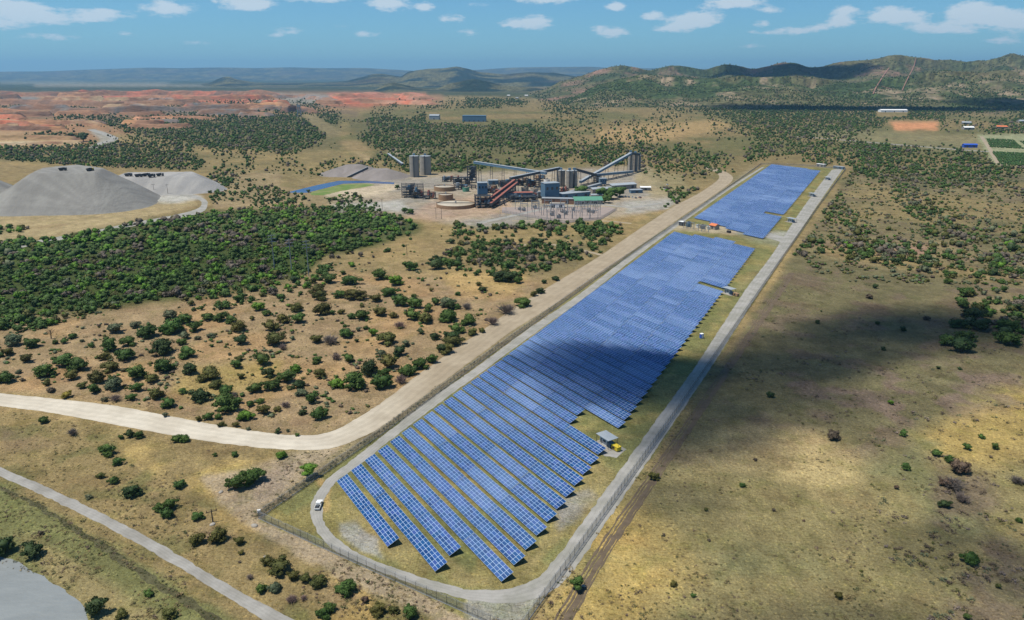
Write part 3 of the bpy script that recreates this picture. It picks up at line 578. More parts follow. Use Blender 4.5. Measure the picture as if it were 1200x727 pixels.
drape('hill_track', [(1027,101),(1034,102),(1044,105),(1052,106)], 4000, .6, m_scar)

# ------------------------------------------------------------------ mine benches and spoil
def field_mound(name, x0, x1, y0, y1, hfn, m, colfn, n=(90, 60), kind=None):
    xs = np.linspace(x0, x1, n[0]); ys = np.linspace(y0, y1, n[1]); X, Y = np.meshgrid(xs, ys); Z = hfn(X, Y)
    Z[0] = Z[-1] = -.5; Z[:, 0] = Z[:, -1] = -.5
    gi = np.arange(X.size).reshape(X.shape); Fa = np.stack([gi[:-1, :-1], gi[:-1, 1:], gi[1:, 1:], gi[1:, :-1]], -1).reshape(-1, 4)
    return tag(link(name, mesh_from(name, np.stack([X.ravel(), Y.ravel(), Z.ravel()], 1), Fa, m, colfn(X.ravel(), Y.ravel(), Z.ravel()), smooth=True)), kind=kind)
def bench(pts, h, w, cols, thr=(.45,.6), seed=1):
    g = np.array([G(*q) for q in pts]); c = resamp(g, 30); t = np.gradient(c, axis=0); t /= np.linalg.norm(t, axis=1)[:, None]; nn = np.stack([-t[:, 1], t[:, 0]], 1)
    prof = [(-1.0, -.05), (-.8, .12), (-.55, .8), (-.45, 1), (-.1, 1.02), (.3, .96), (.5, .8), (.8, .15), (1, -.05)]; V = []
    for i in range(len(c)):
        e = min(1, i / 6, (len(c) - 1 - i) / 6); hh = h * (.55 + .9 * float(fbm(c[i, 0]/120, c[i, 1]/120, 3, seed))) * e ** .7
        for (a, b2) in prof:
            q = c[i] + nn[i] * w * a * (.8 + .5 * float(fbm(c[i, 0]/50 + a, c[i, 1]/50, 3, seed + 3))); V.append((q[0], q[1], max(b2 * hh, -.5) + (float(fbm(q[0]/15, q[1]/15, 3, seed)) - .5) * h * .18 * (b2 > 0)))
    V = np.array(V); k = len(prof); Fa = [(i*k+j, i*k+j+1, (i+1)*k+j+1, (i+1)*k+j) for i in range(len(c)-1) for j in range(k-1)]
    a = ss(fbm(V[:, 0]/90, V[:, 1]/40, 4, seed+5), *thr)[:, None]; col = GR(cols[0]) * (1 - a) + GR(cols[1]) * a
    tag(link('mine_bench', mesh_from('mine_bench', V, Fa, m_earth, col)), kind='structure')
RED = (.44,.15,.085); BRN = (.17,.11,.08); OCH = (.45,.24,.12); GRY = (.19,.18,.165); CRM = (.42,.31,.18)
bench([(-80,113),(60,113),(150,112),(240,112),(330,112.5)], 30, 60, (BRN, RED), (.5,.6), 1)
bench([(160,117),(220,118),(290,117),(320,116)], 24, 50, (RED, OCH), (.5,.6), 2)
bench([(385,116),(430,115),(470,115),(500,117)], 28, 80, (RED, (.42,.2,.14)), (.4,.6), 3)
bench([(380,122),(440,121),(510,123)], 18, 50, ((.36,.2,.13), RED), (.5,.6), 13)
bench([(310,116),(350,115),(390,118)], 20, 60, (GRY, (.24,.22,.2)), (.5,.6), 4)
bench([(175,120),(190,119.5),(206,121)], 22, 30, (GRY, (.22,.2,.19)), (.5,.6), 14)
bench([(-60,122),(20,123),(100,124),(170,126)], 22, 45, (BRN, (.24,.15,.1)), (.5,.6), 5)
bench([(60,132),(130,133),(200,131),(280,129),(330,128)], 20, 40, ((.17,.145,.125), BRN), (.5,.6), 6)
bench([(-60,134),(0,133),(35,135)], 16, 22, (RED, OCH), (.4,.6), 7)
bench([(155,141),(190,139),(255,140)], 9, 22, (OCH, (.48,.24,.14)), (.5,.6), 8)
bench([(-80,145),(-10,145),(50,146),(120,147)], 12, 18, (OCH, CRM), (.4,.6), 9)
bench([(0,152),(40,153),(80,152)], 9, 14, (BRN, OCH), (.5,.6), 10)
bench([(-80,162),(0,162),(60,163),(92,164)], 8, 12, ((.28,.19,.1), BRN), (.5,.6), 11)
bench([(-80,170),(0,170),(60,169),(95,168)], 5, 14, (CRM, (.46,.38,.24)), (.4,.6), 12)
bench([(332,132),(350,131),(368,133)], 22, 26, ((.05,.055,.06), (.07,.07,.07)), (.5,.6), 15)

br = random.Random(4); PAL = [BRN, OCH, GRY, (.24,.15,.09), (.30,.17,.10), CRM, (.15,.12,.09), RED]
for q in range(34):
    yb = br.uniform(112, 152); xa = br.uniform(-90, 400 - max(0, yb - 128) * 9); L_ = br.uniform(25, 80)
    bench([(xa, yb), (xa + L_ * .5, yb + br.uniform(-.6, .6)), (xa + L_, yb + br.uniform(-.8, .8))], 26 - (yb - 112) * .45, 46 - (yb - 112) * .75, (br.choice(PAL), br.choice(PAL)), (.45, .6), 40 + q)
def pdist(X, Y, poly):
    D = np.full(X.shape, 1e9); n = len(poly)
    for i in range(n):
        a = np.array(poly[i]); b2 = np.array(poly[(i+1) % n]); d = b2 - a; L = d @ d + 1e-9
        t = np.clip(((X-a[0])*d[0] + (Y-a[1])*d[1]) / L, 0, 1); D = np.minimum(D, np.hypot(X-a[0]-t*d[0], Y-a[1]-t*d[1]))
    D[inpoly(X, Y, poly)] = 0; return D
def heap_h(tops, seed=0):
    def f(X, Y):
        Z = np.full(X.shape, -.5)
        for (poly, h, sl) in tops:
            D = pdist(X, Y, poly); ang = np.arctan2(Y - poly[0][1], X - poly[0][0])
            D = D * (1 + .05 * (fbm(ang * 14, ang * 0 + seed, 3, seed) - .5)) + 2.5 * (fbm(X/40, Y/25, 3, seed) - .5) * (D > 0)
            Z = np.maximum(Z, h - D * sl + (fbm(X/9, Y/9, 3, seed+3) - .5) * .5)
        return np.maximum(Z, -.5)
    return f
def hcl(c1, c2):
    def f(X, Y, Z): 
        an_ = np.arctan2(Y - 720, X + 405); a = ss(.5 * fbm(X/14, Y/40, 4, 5) + .5 * fbm(an_ * 26, an_ * 0 + 2, 4, 8), .42, .6)[:, None]; return GR(c1) * (1 - a) + GR(c2) * a
    return f
def gz(px, py, z): x, y = G(px, py, z); return (float(x), float(y))
T1 = [gz(36,205,33), gz(112,204,33), gz(120,198,33), gz(90,194,33), gz(50,198,33)]
T2 = [gz(128,209,17), gz(205,209,15), gz(232,209,14), gz(226,204,14), gz(150,203,16)]
T3 = [gz(-10,231,9), gz(22,229,9), gz(20,227,9)]
T0 = [gz(-60,205,30), gz(-10,206,30), gz(-10,200,30), gz(-60,200,30)]
x0, _ = G(-110, 220); x1, _ = G(262, 215)
o = field_mound('gravel_stockpile', float(x0), float(x1)+25, 600, 1010, heap_h([(T1, 34, .64), (T0, 22, .6), (T3, 9, .5)], 3), m_heap, hcl((.185,.18,.165), (.225,.22,.20)), (260, 200))
tag(o, 'huge grey crushed rock stockpile with a flat top and steep smooth flanks', 'stockpile')
o = field_mound('gravel_stockpile', -700, -330, 760, 1010, heap_h([(T2, 17, .55)], 6), m_heap, hcl((.25,.245,.235), (.31,.30,.28)), (160, 110))
tag(o, 'long low pale grey spoil bench joining the right foot of the huge stockpile', 'stockpile')

# ------------------------------------------------------------------ distant buildings helper
# ------------------------------------------------------------------ bushes
def ico(sub):
    t = (1 + 5 ** .5) / 2; v = [(-1,t,0),(1,t,0),(-1,-t,0),(1,-t,0),(0,-1,t),(0,1,t),(0,-1,-t),(0,1,-t),(t,0,-1),(t,0,1),(-t,0,-1),(-t,0,1)]
    v = [Vector(a).normalized() for a in v]; f = [(0,11,5),(0,5,1),(0,1,7),(0,7,10),(0,10,11),(1,5,9),(5,11,4),(11,10,2),(10,7,6),(7,1,8),(3,9,4),(3,4,2),(3,2,6),(3,6,8),(3,8,9),(4,9,5),(2,4,11),(6,2,10),(8,6,7),(9,8,1)]
    for _ in range(sub):
        c = {}; nf = []
        def mid(a, b2):
            k = (min(a, b2), max(a, b2))
            if k not in c: c[k] = len(v); v.append(((v[a] + v[b2]) / 2).normalized())
            return c[k]
        for (a, b2, d) in f:
            x, y, z = mid(a, b2), mid(b2, d), mid(d, a); nf += [(a,x,z),(b2,y,x),(d,z,y),(x,y,z)]
        f = nf
    return np.array([tuple(a) for a in v]), np.array(f)
IC0, IC1, IC2 = ico(0), ico(1), ico(2)
def leaf_tris(n, blobs, size, r, flat=.5):
    """n small leaf-clump triangles scattered over the surface of overlapping blobs (unit bush: width 1, height about .8)"""
    V = []; 
    b = r.integers(0, len(blobs), n); d = r.normal(size=(n, 3)); d[:, 2] = np.abs(d[:, 2]) * .9 - .25; d /= np.linalg.norm(d, axis=1)[:, None]
    c = np.array([q[:3] for q in blobs])[b]; rr = np.array([q[3:6] for q in blobs])[b]; p = c + d * rr * r.uniform(.78, 1.08, (n, 1)); p[:, 2] = np.maximum(p[:, 2], .01)
    nn = d + r.normal(size=(n, 3)) * .55; nn /= np.linalg.norm(nn, axis=1)[:, None]; a = np.cross(nn, r.normal(size=(n, 3))); a /= np.linalg.norm(a, axis=1)[:, None]; b2 = np.cross(nn, a)
    s = size * r.uniform(.6, 1.4, (n, 1)); return np.stack([p + a * s, p - a * s * .5 + b2 * s * .85, p - a * s * .5 - b2 * s * .85], 1).reshape(-1, 3)
def blobs_of(r, k, hgt=.72):
    out = [(0, 0, hgt * .45, .33, .33, hgt * .5)]
    for i in range(k):
        a = r.uniform(0, 6.28); q = r.uniform(.12, .38); z = r.uniform(.12, .66) * hgt; s = r.uniform(.09, .22); out.append((q * math.cos(a), q * math.sin(a), z, s, s, s * .9))
    return out
def unit_bush(seed, nblob, nleaf, size, core, k=.86, hgt=.72, lift=0):
    r = np.random.default_rng(seed); bl = blobs_of(r, nblob, hgt); VV = []; FF = []; off = 0; cv, cf = core
    for q in bl:
        v = cv * (np.array(q[3:6]) * k) * (1 + r.normal(size=(len(cv), 1)) * .16) + np.array(q[:3]); v[:, 2] = np.maximum(v[:, 2], 0); VV.append(v); FF.append(cf + off); off += len(v)
        if core is IC0 and len(bl) > 3 and len(VV) > 3: break
    if nleaf:
        l = leaf_tris(nleaf, bl, size, r); VV.append(l); FF.append(np.arange(len(l)).reshape(-1, 3) + off)
    V = np.vstack(VV); V[:, 2] += lift; return V, np.vstack(FF)
HERO = []
for i in range(10):
    V, Fa = unit_bush(100 + i, 14 + i % 5, 1500, .036, IC1, k=.66, hgt=.66 + .03 * (i % 5), lift=.04)
    HERO.append(mesh_from('bush_crown', V, Fa, m_leafo))
DRY = []
for i in range(3):   # leafless: a spray of fine twigs
    r = random.Random(i); mb = MB()
    for k in range(90):
        a = r.uniform(0, 6.28); e = r.uniform(.5, 1.45); l = r.uniform(.25, .5); q = Vector((math.cos(a) * math.cos(e), math.sin(a) * math.cos(e), math.sin(e))); p0 = q * l * .1; p1 = q * l + Vector((r.uniform(-.08,.08), r.uniform(-.08,.08), 0))
        mb.bar(p0, p1, .014); 
        for _ in range(3): mb.bar(p0.lerp(p1, r.uniform(.4, 1)), p1 + Vector((r.uniform(-.16,.16), r.uniform(-.16,.16), r.uniform(-.05,.16))), .009)
    me = bpy.data.meshes.new('bush_crown'); me.from_pydata(mb.v, [], mb.f); me.update(); me.materials.append(m_leafo); DRY.append(me)
sm = MB()
for k in range(5):
    a = k * 1.26; sm.tube((0, 0, -.02), (.16 * math.cos(a), .16 * math.sin(a), .32), .022, 5, .01)
STEM = bpy.data.meshes.new('stem'); STEM.from_pydata(sm.v, [], sm.f); STEM.update(); STEM.materials.append(m_bark)
TINT = {'g': (.048,.086,.017), 'b': (.085,.17,.018), 'o': (.08,.082,.02), 'x': (.17,.135,.115), 'y': (.22,.20,.03), 'd': (.034,.058,.017), 'm': (.055,.10,.02), 'k': (.10,.075,.05), 't': (.10,.115,.06)}
CW = {'g': 'dark green', 'b': 'bright green', 'o': 'olive', 'x': 'leafless grey', 'y': 'yellowing', 'd': 'very dark', 'm': 'mid green', 'k': 'dried brown', 't': 'pale sage'}
BUSH = []
def view(x0, y0, s, lst):
    for q in lst:
        X, Y, w = q[:3]; c = q[3] if len(q) > 3 else None
        BUSH.append((x0 + X / s, y0 + Y / s, w / s, c))
view(0, 340, 4.545, [(78,302,90,'t'),(180,314,90,'m'),(298,290,35),(343,290,45),(388,264,55),(490,310,35),(50,354,60,'o'),(8,360,40),(148,392,75,'o'),(36,504,95,'m'),(345,425,150,'m'),(250,474,110),(430,440,120),(385,486,80,'o'),(440,530,60,'o'),(525,503,100,'o'),(500,556,70,'m'),(250,514,35,'o'),(360,582,60,'y'),(605,545,100,'t'),(620,602,70,'x'),(728,550,75,'m'),(700,596,60),(830,587,85,'o'),(895,632,60,'m'),(620,237,100,'t'),(720,207,65,'t'),(690,305,90),(780,265,115),(595,335,100,'m'),(565,376,70,'o'),(670,385,110,'m'),(590,445,100),(730,483,120),(860,355,130,'d'),(890,243,80,'m'),(880,445,110),(810,502,80,'o'),(893,157,40,'t'),(235,712,50,'m'),(440,280,25,'t'),(120,490,30,'k'),(100,450,40,'t'),(270,550,50,'k'),(560,600,40,'t'),(660,440,35,'t'),(590,488,40,'m')])
view(180, 360, 4.545, [(90,67,75,'t'),(165,92,80,'m'),(110,150,110,'m'),(225,137,80),(290,77,70,'m'),(350,84,80),(460,137,95,'o'),(420,90,70,'m'),(525,74,35,'o'),(310,167,45,'t'),(165,178,70,'t'),(235,177,40,'t'),(155,207,50,'m'),(190,277,95,'m'),(465,208,85),(460,292,50,'o'),(438,334,75),(625,137,100,'o'),(565,25,70,'b'),(600,50,50,'m'),(650,217,120,'o'),(583,322,105),(200,364,85,'d'),(155,467,50),(255,513,110,'d'),(310,402,125),(330,442,80),(385,482,80,'m'),(385,573,150,'m'),(470,387,45,'o'),(545,467,85,'m'),(618,382,75,'d'),(635,452,85),(705,415,95),(762,354,70,'b'),(770,442,80,'d'),(790,482,65,'t'),(845,522,85),(793,579,50,'d'),(880,612,95),(880,382,65,'o'),(870,302,50,'m'),(690,92,80,'o'),(770,92,80,'m'),(515,537,50,'m'),(568,520,50,'m'),(585,582,80,'o'),(498,612,95,'b'),(662,560,50,'o'),(705,542,62,'x'),(292,610,60,'m'),(240,612,40,'o'),(350,602,45,'m'),(365,640,45),(438,645,45,'o'),(665,678,40,'d'),(85,543,80,'m'),(455,522,60,'m'),(125,722,50,'m'),(168,722,55,'m'),(505,660,30,'t'),(765,690,25,'m'),(715,668,25,'t'),(690,235,60,'x'),(65,590,40,'t'),(430,485,45,'x'),(310,215,25,'m'),(405,260,25,'t'),(740,180,35,'t')])
view(340, 300, 4.545, [(145,207,90,'o'),(165,242,80,'o'),(40,302,80),(165,322,90,'o'),(228,317,40),(275,314,45),(280,102,38),(210,152,80,'m'),(270,232,70),(350,248,130,'o'),(330,163,120,'m'),(460,250,70,'o'),(485,132,90),(560,162,90,'b'),(535,222,110,'m'),(590,277,90),(662,230,38),(385,276,30,'o'),(485,327,85,'o'),(545,337,55,'o'),(325,341,50,'m'),(385,347,80),(295,382,30),(365,405,40,'t'),(405,395,38),(445,432,60,'b'),(670,287,80,'m'),(740,303,60),(775,267,60,'m'),(840,277,90,'t'),(890,287,50),(650,352,100,'m'),(715,367,105,'o'),(585,392,70,'x'),(697,422,45,'d'),(772,452,55,'d'),(845,357,100,'m'),(520,482,110,'o'),(615,487,55,'t'),(585,542,75,'d'),(485,542,60,'t'),(525,612,115,'o'),(430,648,120,'d'),(250,562,65,'x'),(312,574,75),(135,582,35),(160,657,70,'o'),(215,482,100,'x'),(300,442,90,'m'),(140,470,70,'o'),(355,462,28),(285,612,25),(245,713,90,'b'),(340,722,130),(500,720,110),(620,652,100,'m'),(590,690,80,'x'),(700,612,100),(760,577,70),(830,527,85),(870,472,95),(500,655,70),(885,420,80,'m'),(645,82,80,'m'),(775,82,120,'d'),(850,57,60,'m'),(890,62,60),(708,137,30,'m'),(752,192,28),(893,212,28)])
view(500, 240, 4.038, [(235,337,35),(247,387,35),(265,414,42),(150,432,30,'m'),(183,341,22),(360,374,125,'d'),(430,376,50),(557,376,28,'d'),(610,363,40,'d'),(505,437,40,'o'),(540,425,45,'d'),(455,492,85,'m'),(375,527,95,'x'),(310,577,70,'x'),(205,577,80),(100,562,90,'m'),(262,610,34),(40,642,50,'d'),(125,680,115,'o'),(80,710,80,'d'),(215,622,50,'o'),(115,497,70),(190,502,60,'x'),(720,90,36,'d')])
view(0, 490, 3.0, [(155,24,32,'m'),(258,68,45,'x'),(425,77,25,'m'),(457,74,42),(488,76,35),(620,91,36,'m'),(650,89,34,'m'),(385,137,60,'m'),(420,169,42,'m'),(757,137,18,'m'),(825,140,26,'m'),(988,147,38,'b'),(638,252,44),(832,266,75,'m'),(895,244,85,'m'),(400,237,40,'m'),(358,215,32,'o'),(470,287,65),(560,332,45,'m'),(605,328,60),(590,360,50),(695,364,48),(693,454,62,'o'),(765,447,68,'o'),(845,452,42,'o'),(848,484,22,'o'),(20,492,90,'d'),(118,503,88,'d'),(345,708,95,'d'),(435,710,45,'o'),(525,634,36,'m'),(990,562,80,'o'),(945,527,50,'o'),(1035,577,50,'o'),(1073,587,45,'o'),(1125,602,62,'o'),(918,620,46,'m'),(965,620,50,'t'),(1025,657,45,'x'),(880,572,30,'x'),(600,713,50,'o'),(145,415,22,'k'),(315,287,25,'t')])
view(300, 550, 4.108, [(430,622,105,'g'),(355,692,62,'m'),(330,727,72,'m'),(585,717,88,'o'),(665,707,55,'o'),(740,735,92,'m'),(180,650,55,'x'),(230,640,40,'x'),(528,650,45,'k')])
view(750, 480, 2.667, [(43,225,38,'o'),(318,245,22,'g'),(823,87,30,'m'),(828,192,34,'m'),(923,150,34,'m'),(1020,130,30,'g'),(968,170,34,'m'),(1065,94,22,'m'),(1107,127,28,'m'),(948,314,42,'d'),(1025,490,56,'g'),(102,557,24,'o'),(165,590,20,'m'),(620,595,28,'o'),(1118,562,24,'o'),(1020,662,30,'m'),(205,320,14,'o'),(418,320,14,'k'),(215,414,12,'k'),(73,397,12,'k'),(360,162,14,'k'),(975,262,70,'x'),(1005,300,60,'x'),(1000,210,60,'k'),(955,250,45,'k'),(1175,240,50,'x'),(600,100,45,'k'),(800,252,20,'k'),(512,352,10,'k'),(690,510,12,'o'),(1183,355,22,'m')])
view(850, 300, 3.03, [(325,44,18,'m'),(530,117,22,'d'),(510,154,28,'k'),(325,242,20,'d'),(628,270,28,'d'),(160,507,30,'d'),(541,247,20,'d'),(558,337,22,'d'),(712,230,28,'k'),(785,76,24,'m'),(788,101,34,'m'),(850,147,55,'m'),(840,187,45,'m'),(915,192,42,'m'),(875,232,90,'d'),(820,262,80,'d'),(900,272,80,'d'),(830,352,115,'d'),(790,322,70),(850,312,85),(1000,322,80,'m'),(1000,272,90,'m'),(755,403,16,'d'),(830,406,16,'d'),(585,530,24,'b'),(340,200,10,'d')])
PTREES = [(677,690.5,17,'m'), (363.5,559,20,'b')]
def near_zone(x, y):
    if x > 1085 and 340 < y < 425: return 'in the dark clump right of the field shadow'
    if x > 1150 and y < 340: return 'by the right edge of the open field'
    if y > 270 and (x > 640 and y > 540 or x > 790 and y > 300):
        if y > 505: return 'in the sunny grass of the right field'
        return 'under the cloud shadow of the right field'
    if y > 630 and x > 300: return 'between gravel road and near fence'
    if y > 560 and x > 190 and x < 300: return 'on the bank below the fence corner'
    if x < 130 and y > 610: return 'beside the grey slurry pond'
    if y > 515 and x > 255 and x < 345 and y < 600: return 'on bare ground left of the fence corner'
    if y > 486 + max(0, min(x, 300)) * .11 and x < 380: return 'between gravel road and dirt road'
    if x < 200 and y < 505: return 'above the left end of the dirt road' if y > 400 else 'below the dense thicket'
    if x < 330: return 'above the bend of the dirt road' if y > 430 else 'between road bend and thicket'
    if x > 470 and y > 325: return 'beside the long straight dirt road'
    if x > 370 and y > 415: return 'just past the dirt road bend'
    if x > 480: return 'in scrub before the plant yard'
    return 'on the tan scrub slope'
NUMW = ['first','second','third','fourth','fifth','sixth','seventh','eighth','ninth','tenth','eleventh','twelfth','thirteenth','fourteenth','fifteenth','sixteenth','seventeenth','eighteenth','nineteenth','twentieth']
rr = random.Random(11); items = []
for (px, py, w, c) in BUSH:
    c = c or rr.choice('ggdgmo'); s = ppm(py); wm = w / s
    items.append([px, py, w, c, wm])
from collections import defaultdict
grp = defaultdict(list)
for it in items:
    size = 'large' if it[4] > 5.6 else ('medium' if it[4] > 3.2 else 'small')
    grp[(size, it[3], near_zone(it[0], it[1]))].append(it)
def put_bush(px, py, w, c, wm, label, group):
    # py is the bottom outline of the crown: its centre stands half a depth further back
    x, y = G(px, py); d = Vector((float(x), float(y))); d = d * (1 + wm * .40 / d.length)
    o = link('bush', None, None, (d.x, d.y, 0), rr.uniform(0, 6.28)); tag(o, label, 'bush', group)
    me = DRY[rr.randrange(3)] if c in 'x' else HERO[rr.randrange(10)]
    k = wm * 1.12; cr_ = link('crown', me, o); wide = wm > 12; cr_.scale = (k, k * (.7 if wide else rr.uniform(.85, 1.1)), k * (.6 if wide else rr.uniform(.72, .95)))
    if wide: o.rotation_euler.z = rr.uniform(-.3, .3)
    t = TINT[c]; v = rr.uniform(.8, 1.2); cr_.color = (t[0]*v*rr.uniform(.9,1.15), t[1]*v, t[2]*v, 1)
    st = link('stem', STEM, o); st.scale = (k, k, k * .9)
for (size, c, zn), L in grp.items():
    L.sort(key=lambda q: q[0])
    for i, it in enumerate(L):
        base_l = f'{size} {CW[c]} bush {zn}'
        if len(L) > 1:
            base_l = (f'{NUMW[i]} from left, {size} {CW[c]} bush {zn}' if i < 20 else base_l)
        put_bush(*it, base_l, 'scattered bushes ' + zn)

def make_tree(name, px, py, wpx, c, label, hf=1.25, group=None, trunkh=.35, n=1400):
    s = ppm(py); wm = wpx / s; x, y = G(px, py); o = thing(name, label, 'tree', (float(x), float(y), 0), rr.uniform(0, 6.28), group)
    r = np.random.default_rng(int(px * 7)); bl = blobs_of(r, 13, .8); VV = []; FF = []; off = 0
    for q in bl:
        v = IC1[0] * (np.array(q[3:6]) * .74) * (1 + r.normal(size=(42, 1)) * .12) + np.array(q[:3]); VV.append(v); FF.append(IC1[1] + off); off += 42
    l = leaf_tris(n, bl, .032, r); V = np.vstack(VV + [l]); Fa = np.vstack(FF + [np.arange(len(l)).reshape(-1, 3) + off]); V = V * wm * 1.25; V[:, 2] = V[:, 2] * hf * .8 + wm * trunkh
    cr_ = link('crown', mesh_from('crown', V, Fa, m_leafo), o); cr_.color = (*TINT[c], 1)
    mb = MB(); mb.tube((0, 0, -.1), (.02 * wm, 0, wm * (trunkh + .12)), wm * .05, 8, wm * .03)
    for k in range(5): a = k * 1.3; mb.tube((.02 * wm, 0, wm * trunkh), (.24 * wm * math.cos(a), .24 * wm * math.sin(a), wm * (trunkh + .42)), wm * .025, 6, wm * .01)
    mb.build('trunk', m_bark, o); return o
make_tree('tree', 677, 690.5, 16, 'm', 'lone small leafy tree standing just outside the right fence by the near bend', 1.0)
make_tree('tree', 363.5, 559, 19, 'b', 'bright green tree growing outside the left fence near its corner', .8)

# ------------------------------------------------------------------ the rest of the vegetation, too many to count
VAR = {0: [unit_bush(300 + i, 6, 150, .065, IC0, k=.8, hgt=.62) for i in range(6)], 1: [unit_bush(320 + i, 3, 36, .10, IC0, hgt=.7, k=.95) for i in range(6)], 2: [unit_bush(340 + i, 1, 9, .17, IC0, hgt=.75, k=1.0) for i in range(5)], 3: [unit_bush(360 + i, 3, 34, .085, IC0, hgt=.6, k=.3) for i in range(6)]}
def scatter_mesh(name, X, Y, Wd, C, lod, m, Z=None, hs=None, stuff=True):
    parts = VAR[lod]; VV, FF, CC = [], [], []; off = 0; n = len(X); r = np.random.default_rng(len(X)); pick = r.integers(0, len(parts), n)
    for k, (v, f) in enumerate(parts):
        ix = np.where(pick == k)[0]
        if not len(ix): continue
        a = r.uniform(0, 6.28, len(ix)); ca, sa = np.cos(a)[:, None], np.sin(a)[:, None]; s = (Wd[ix] * 1.1)[:, None]
        px = (v[None, :, 0] * ca - v[None, :, 1] * sa) * s + X[ix][:, None]; py = (v[None, :, 0] * sa + v[None, :, 1] * ca) * s + Y[ix][:, None]
        pz = v[None, :, 2] * s * (hs if hs is not None else r.uniform(.75, 1.1, (len(ix), 1))) - .02
        if Z is not None: pz = pz + Z[ix][:, None]
        VV.append(np.stack([px, py, pz], -1).reshape(-1, 3)); FF.append((f[None] + (np.arange(len(ix)) * len(v))[:, None, None]).reshape(-1, 3) + off); off += len(ix) * len(v)
        CC.append(np.repeat(C[ix], len(v), 0) * r.uniform(.85, 1.15, (len(ix) * len(v), 1)))
    me = mesh_from(name, np.vstack(VV), np.vstack(FF), m, np.vstack(CC)); return tag(link(name, me), kind='stuff')
def tints(n, keys, px=None, py=None):
    r = np.random.default_rng(n + 5); c = np.array([TINT[k] for k in keys])[r.integers(0, len(keys), n)]; return c * r.uniform(.75, 1.3, (n, 1))
SX, SY, SWd, SPx, SPy = [], [], [], [], []
y = 113.0
while y < 520:
    dy = 1.0 if y < 200 else 2.0; s = float(ppm(y)); r_ = H * F / (s * 130) ; dist = float(np.hypot(*G(600, y)))
    wm = (5.2 if y < 420 and dist < 700 else 3.9) * (1 + max(0, dist - 700) / 3300); wpx = wm * s; hpx = wpx * .42
    n = int(1800 * dy / (wpx * hpx) * (2.3 if dist < 1500 else 1.7)); px = rng.uniform(-300, 1500, n); py = rng.uniform(y, y + dy, n); gx_, gy_ = G(px, py)
    d = sample(DENS, px, py); nz_ = np.where(gy_ < 900, fbm(gx_ / (16 + dist / 30), gy_ / (14 + dist / 14), 5, 77), fbm(gx_ / (16 + dist / 16), gy_ / (14 + dist / 20), 5, 77))
    keep = rng.random(n) < d * np.clip((nz_ - (.52 - d * .32)) * 6, 0, 1.25) * 1.0
    keep &= (gy_ < 5200)
    SX.append(gx_[keep]); SY.append(gy_[keep]); SWd.append(wm * rng.choice([.45, .7, .9, 1.1, 1.5], keep.sum(), p=(.2, .25, .25, .2, .1)) * rng.uniform(.85, 1.15, keep.sum())); SPx.append(px[keep]); SPy.append(py[keep]); y += dy
SX, SY, SWd, SPx, SPy = map(np.concatenate, (SX, SY, SWd, SPx, SPy))
dist = np.hypot(SX, SY); gree = fbm(SX / 60, SY / 60, 3, 91)
def zone_tint(idx):
    n = len(idx); r = np.random.default_rng(n); g = gree[idx]; px, py = SPx[idx], SPy[idx]
    keys = np.array([TINT[k] for k in 'gdmbotx']); keys[6] = (.115, .095, .07); w = np.zeros((n, 7)); w[:] = (4, 3, 3, .25, 2, .6, .3)
    th = (px < 500) & (py > 240) & (py < 400); w[th] = (2.2, .6, 6, 3.0, 2.5, .6, .25); w[:, 6] += np.where(th, ss(g, .6, .7) * 3, 0); w[:, 3] += np.where(th, ss(1 - g, .5, .6) * 2, 0)
    rf = (px > 950) & (py > 205); w[rf] = (3, 1.5, 3, .4, 3, 4, 1.0)
    hf = (py < 140); w[hf] = (4, 6, 1, 0, .6, 0, 0)
    w /= w.sum(1, keepdims=True); k = (np.clip(fbm(SX[idx]/13, SY[idx]/20, 3, 333) * 2.6 - .8 + r.normal(0, .16, n), 0, .999)[:, None] > np.cumsum(w, 1)).sum(1).clip(0, 6); return keys[k] * r.uniform(.8, 1.2, (n, 1))
i0 = np.where(dist < 620)[0]; i1 = np.where((dist >= 620) & (dist < 1150))[0]; i2 = np.where(dist >= 1150)[0]
scatter_mesh('thicket_shrubs', SX[i0], SY[i0], SWd[i0], zone_tint(i0), 0, m_leaf)
scatter_mesh('savanna_shrubs', SX[i1], SY[i1], SWd[i1], zone_tint(i1), 1, m_leaf)
scatter_mesh('far_woodland', SX[i2], SY[i2], SWd[i2], zone_tint(i2), 2, m_leaf)
print('scatter', len(i0), len(i1), len(i2))
# little tufts and dead weeds in the near grass
n = 30000; px = rng.uniform(-60, 1260, n); py = 250 + 520 * rng.random(n) ** .8; gx_, gy_ = G(px, py)
inside = inpoly(px, py, [(303,608),(445,510),(600,402),(770,275),(897,194),(990,198),(915,305),(770,530),(617,727),(560,727)])
road = sum(inpoly(px, py, q).astype(int) for q in ([(-60,448),(0,458),(200,484),(340,506),(385,503),(450,466),(600,358),(705,298),(765,276),(600,392),(470,488),(390,529),(340,531),(200,514),(0,480),(-60,470)], [(-60,508),(0,543),(130,603),(270,683),(345,723),(405,760),(340,760),(250,694),(120,619),(0,562),(-60,528)], [(-100,645),(60,676),(104,710),(100,760),(-100,760)]))
nz_ = fbm(gx_/18, gy_/18, 4, 101); rfield = inpoly(px, py, [(640,745),(930,300),(1400,300),(1400,860)]); keep = (~inside) & (road == 0) & (rng.random(n) < np.clip((nz_ - .48) * 7, .02, 1) * np.where(rfield, .45, 1))
gx_, gy_, px, py = gx_[keep], gy_[keep], px[keep], py[keep]
wd = rng.uniform(.35, 1.3, len(gx_)); wd = np.where(rng.random(len(gx_)) < .06, wd * 1.7, wd)
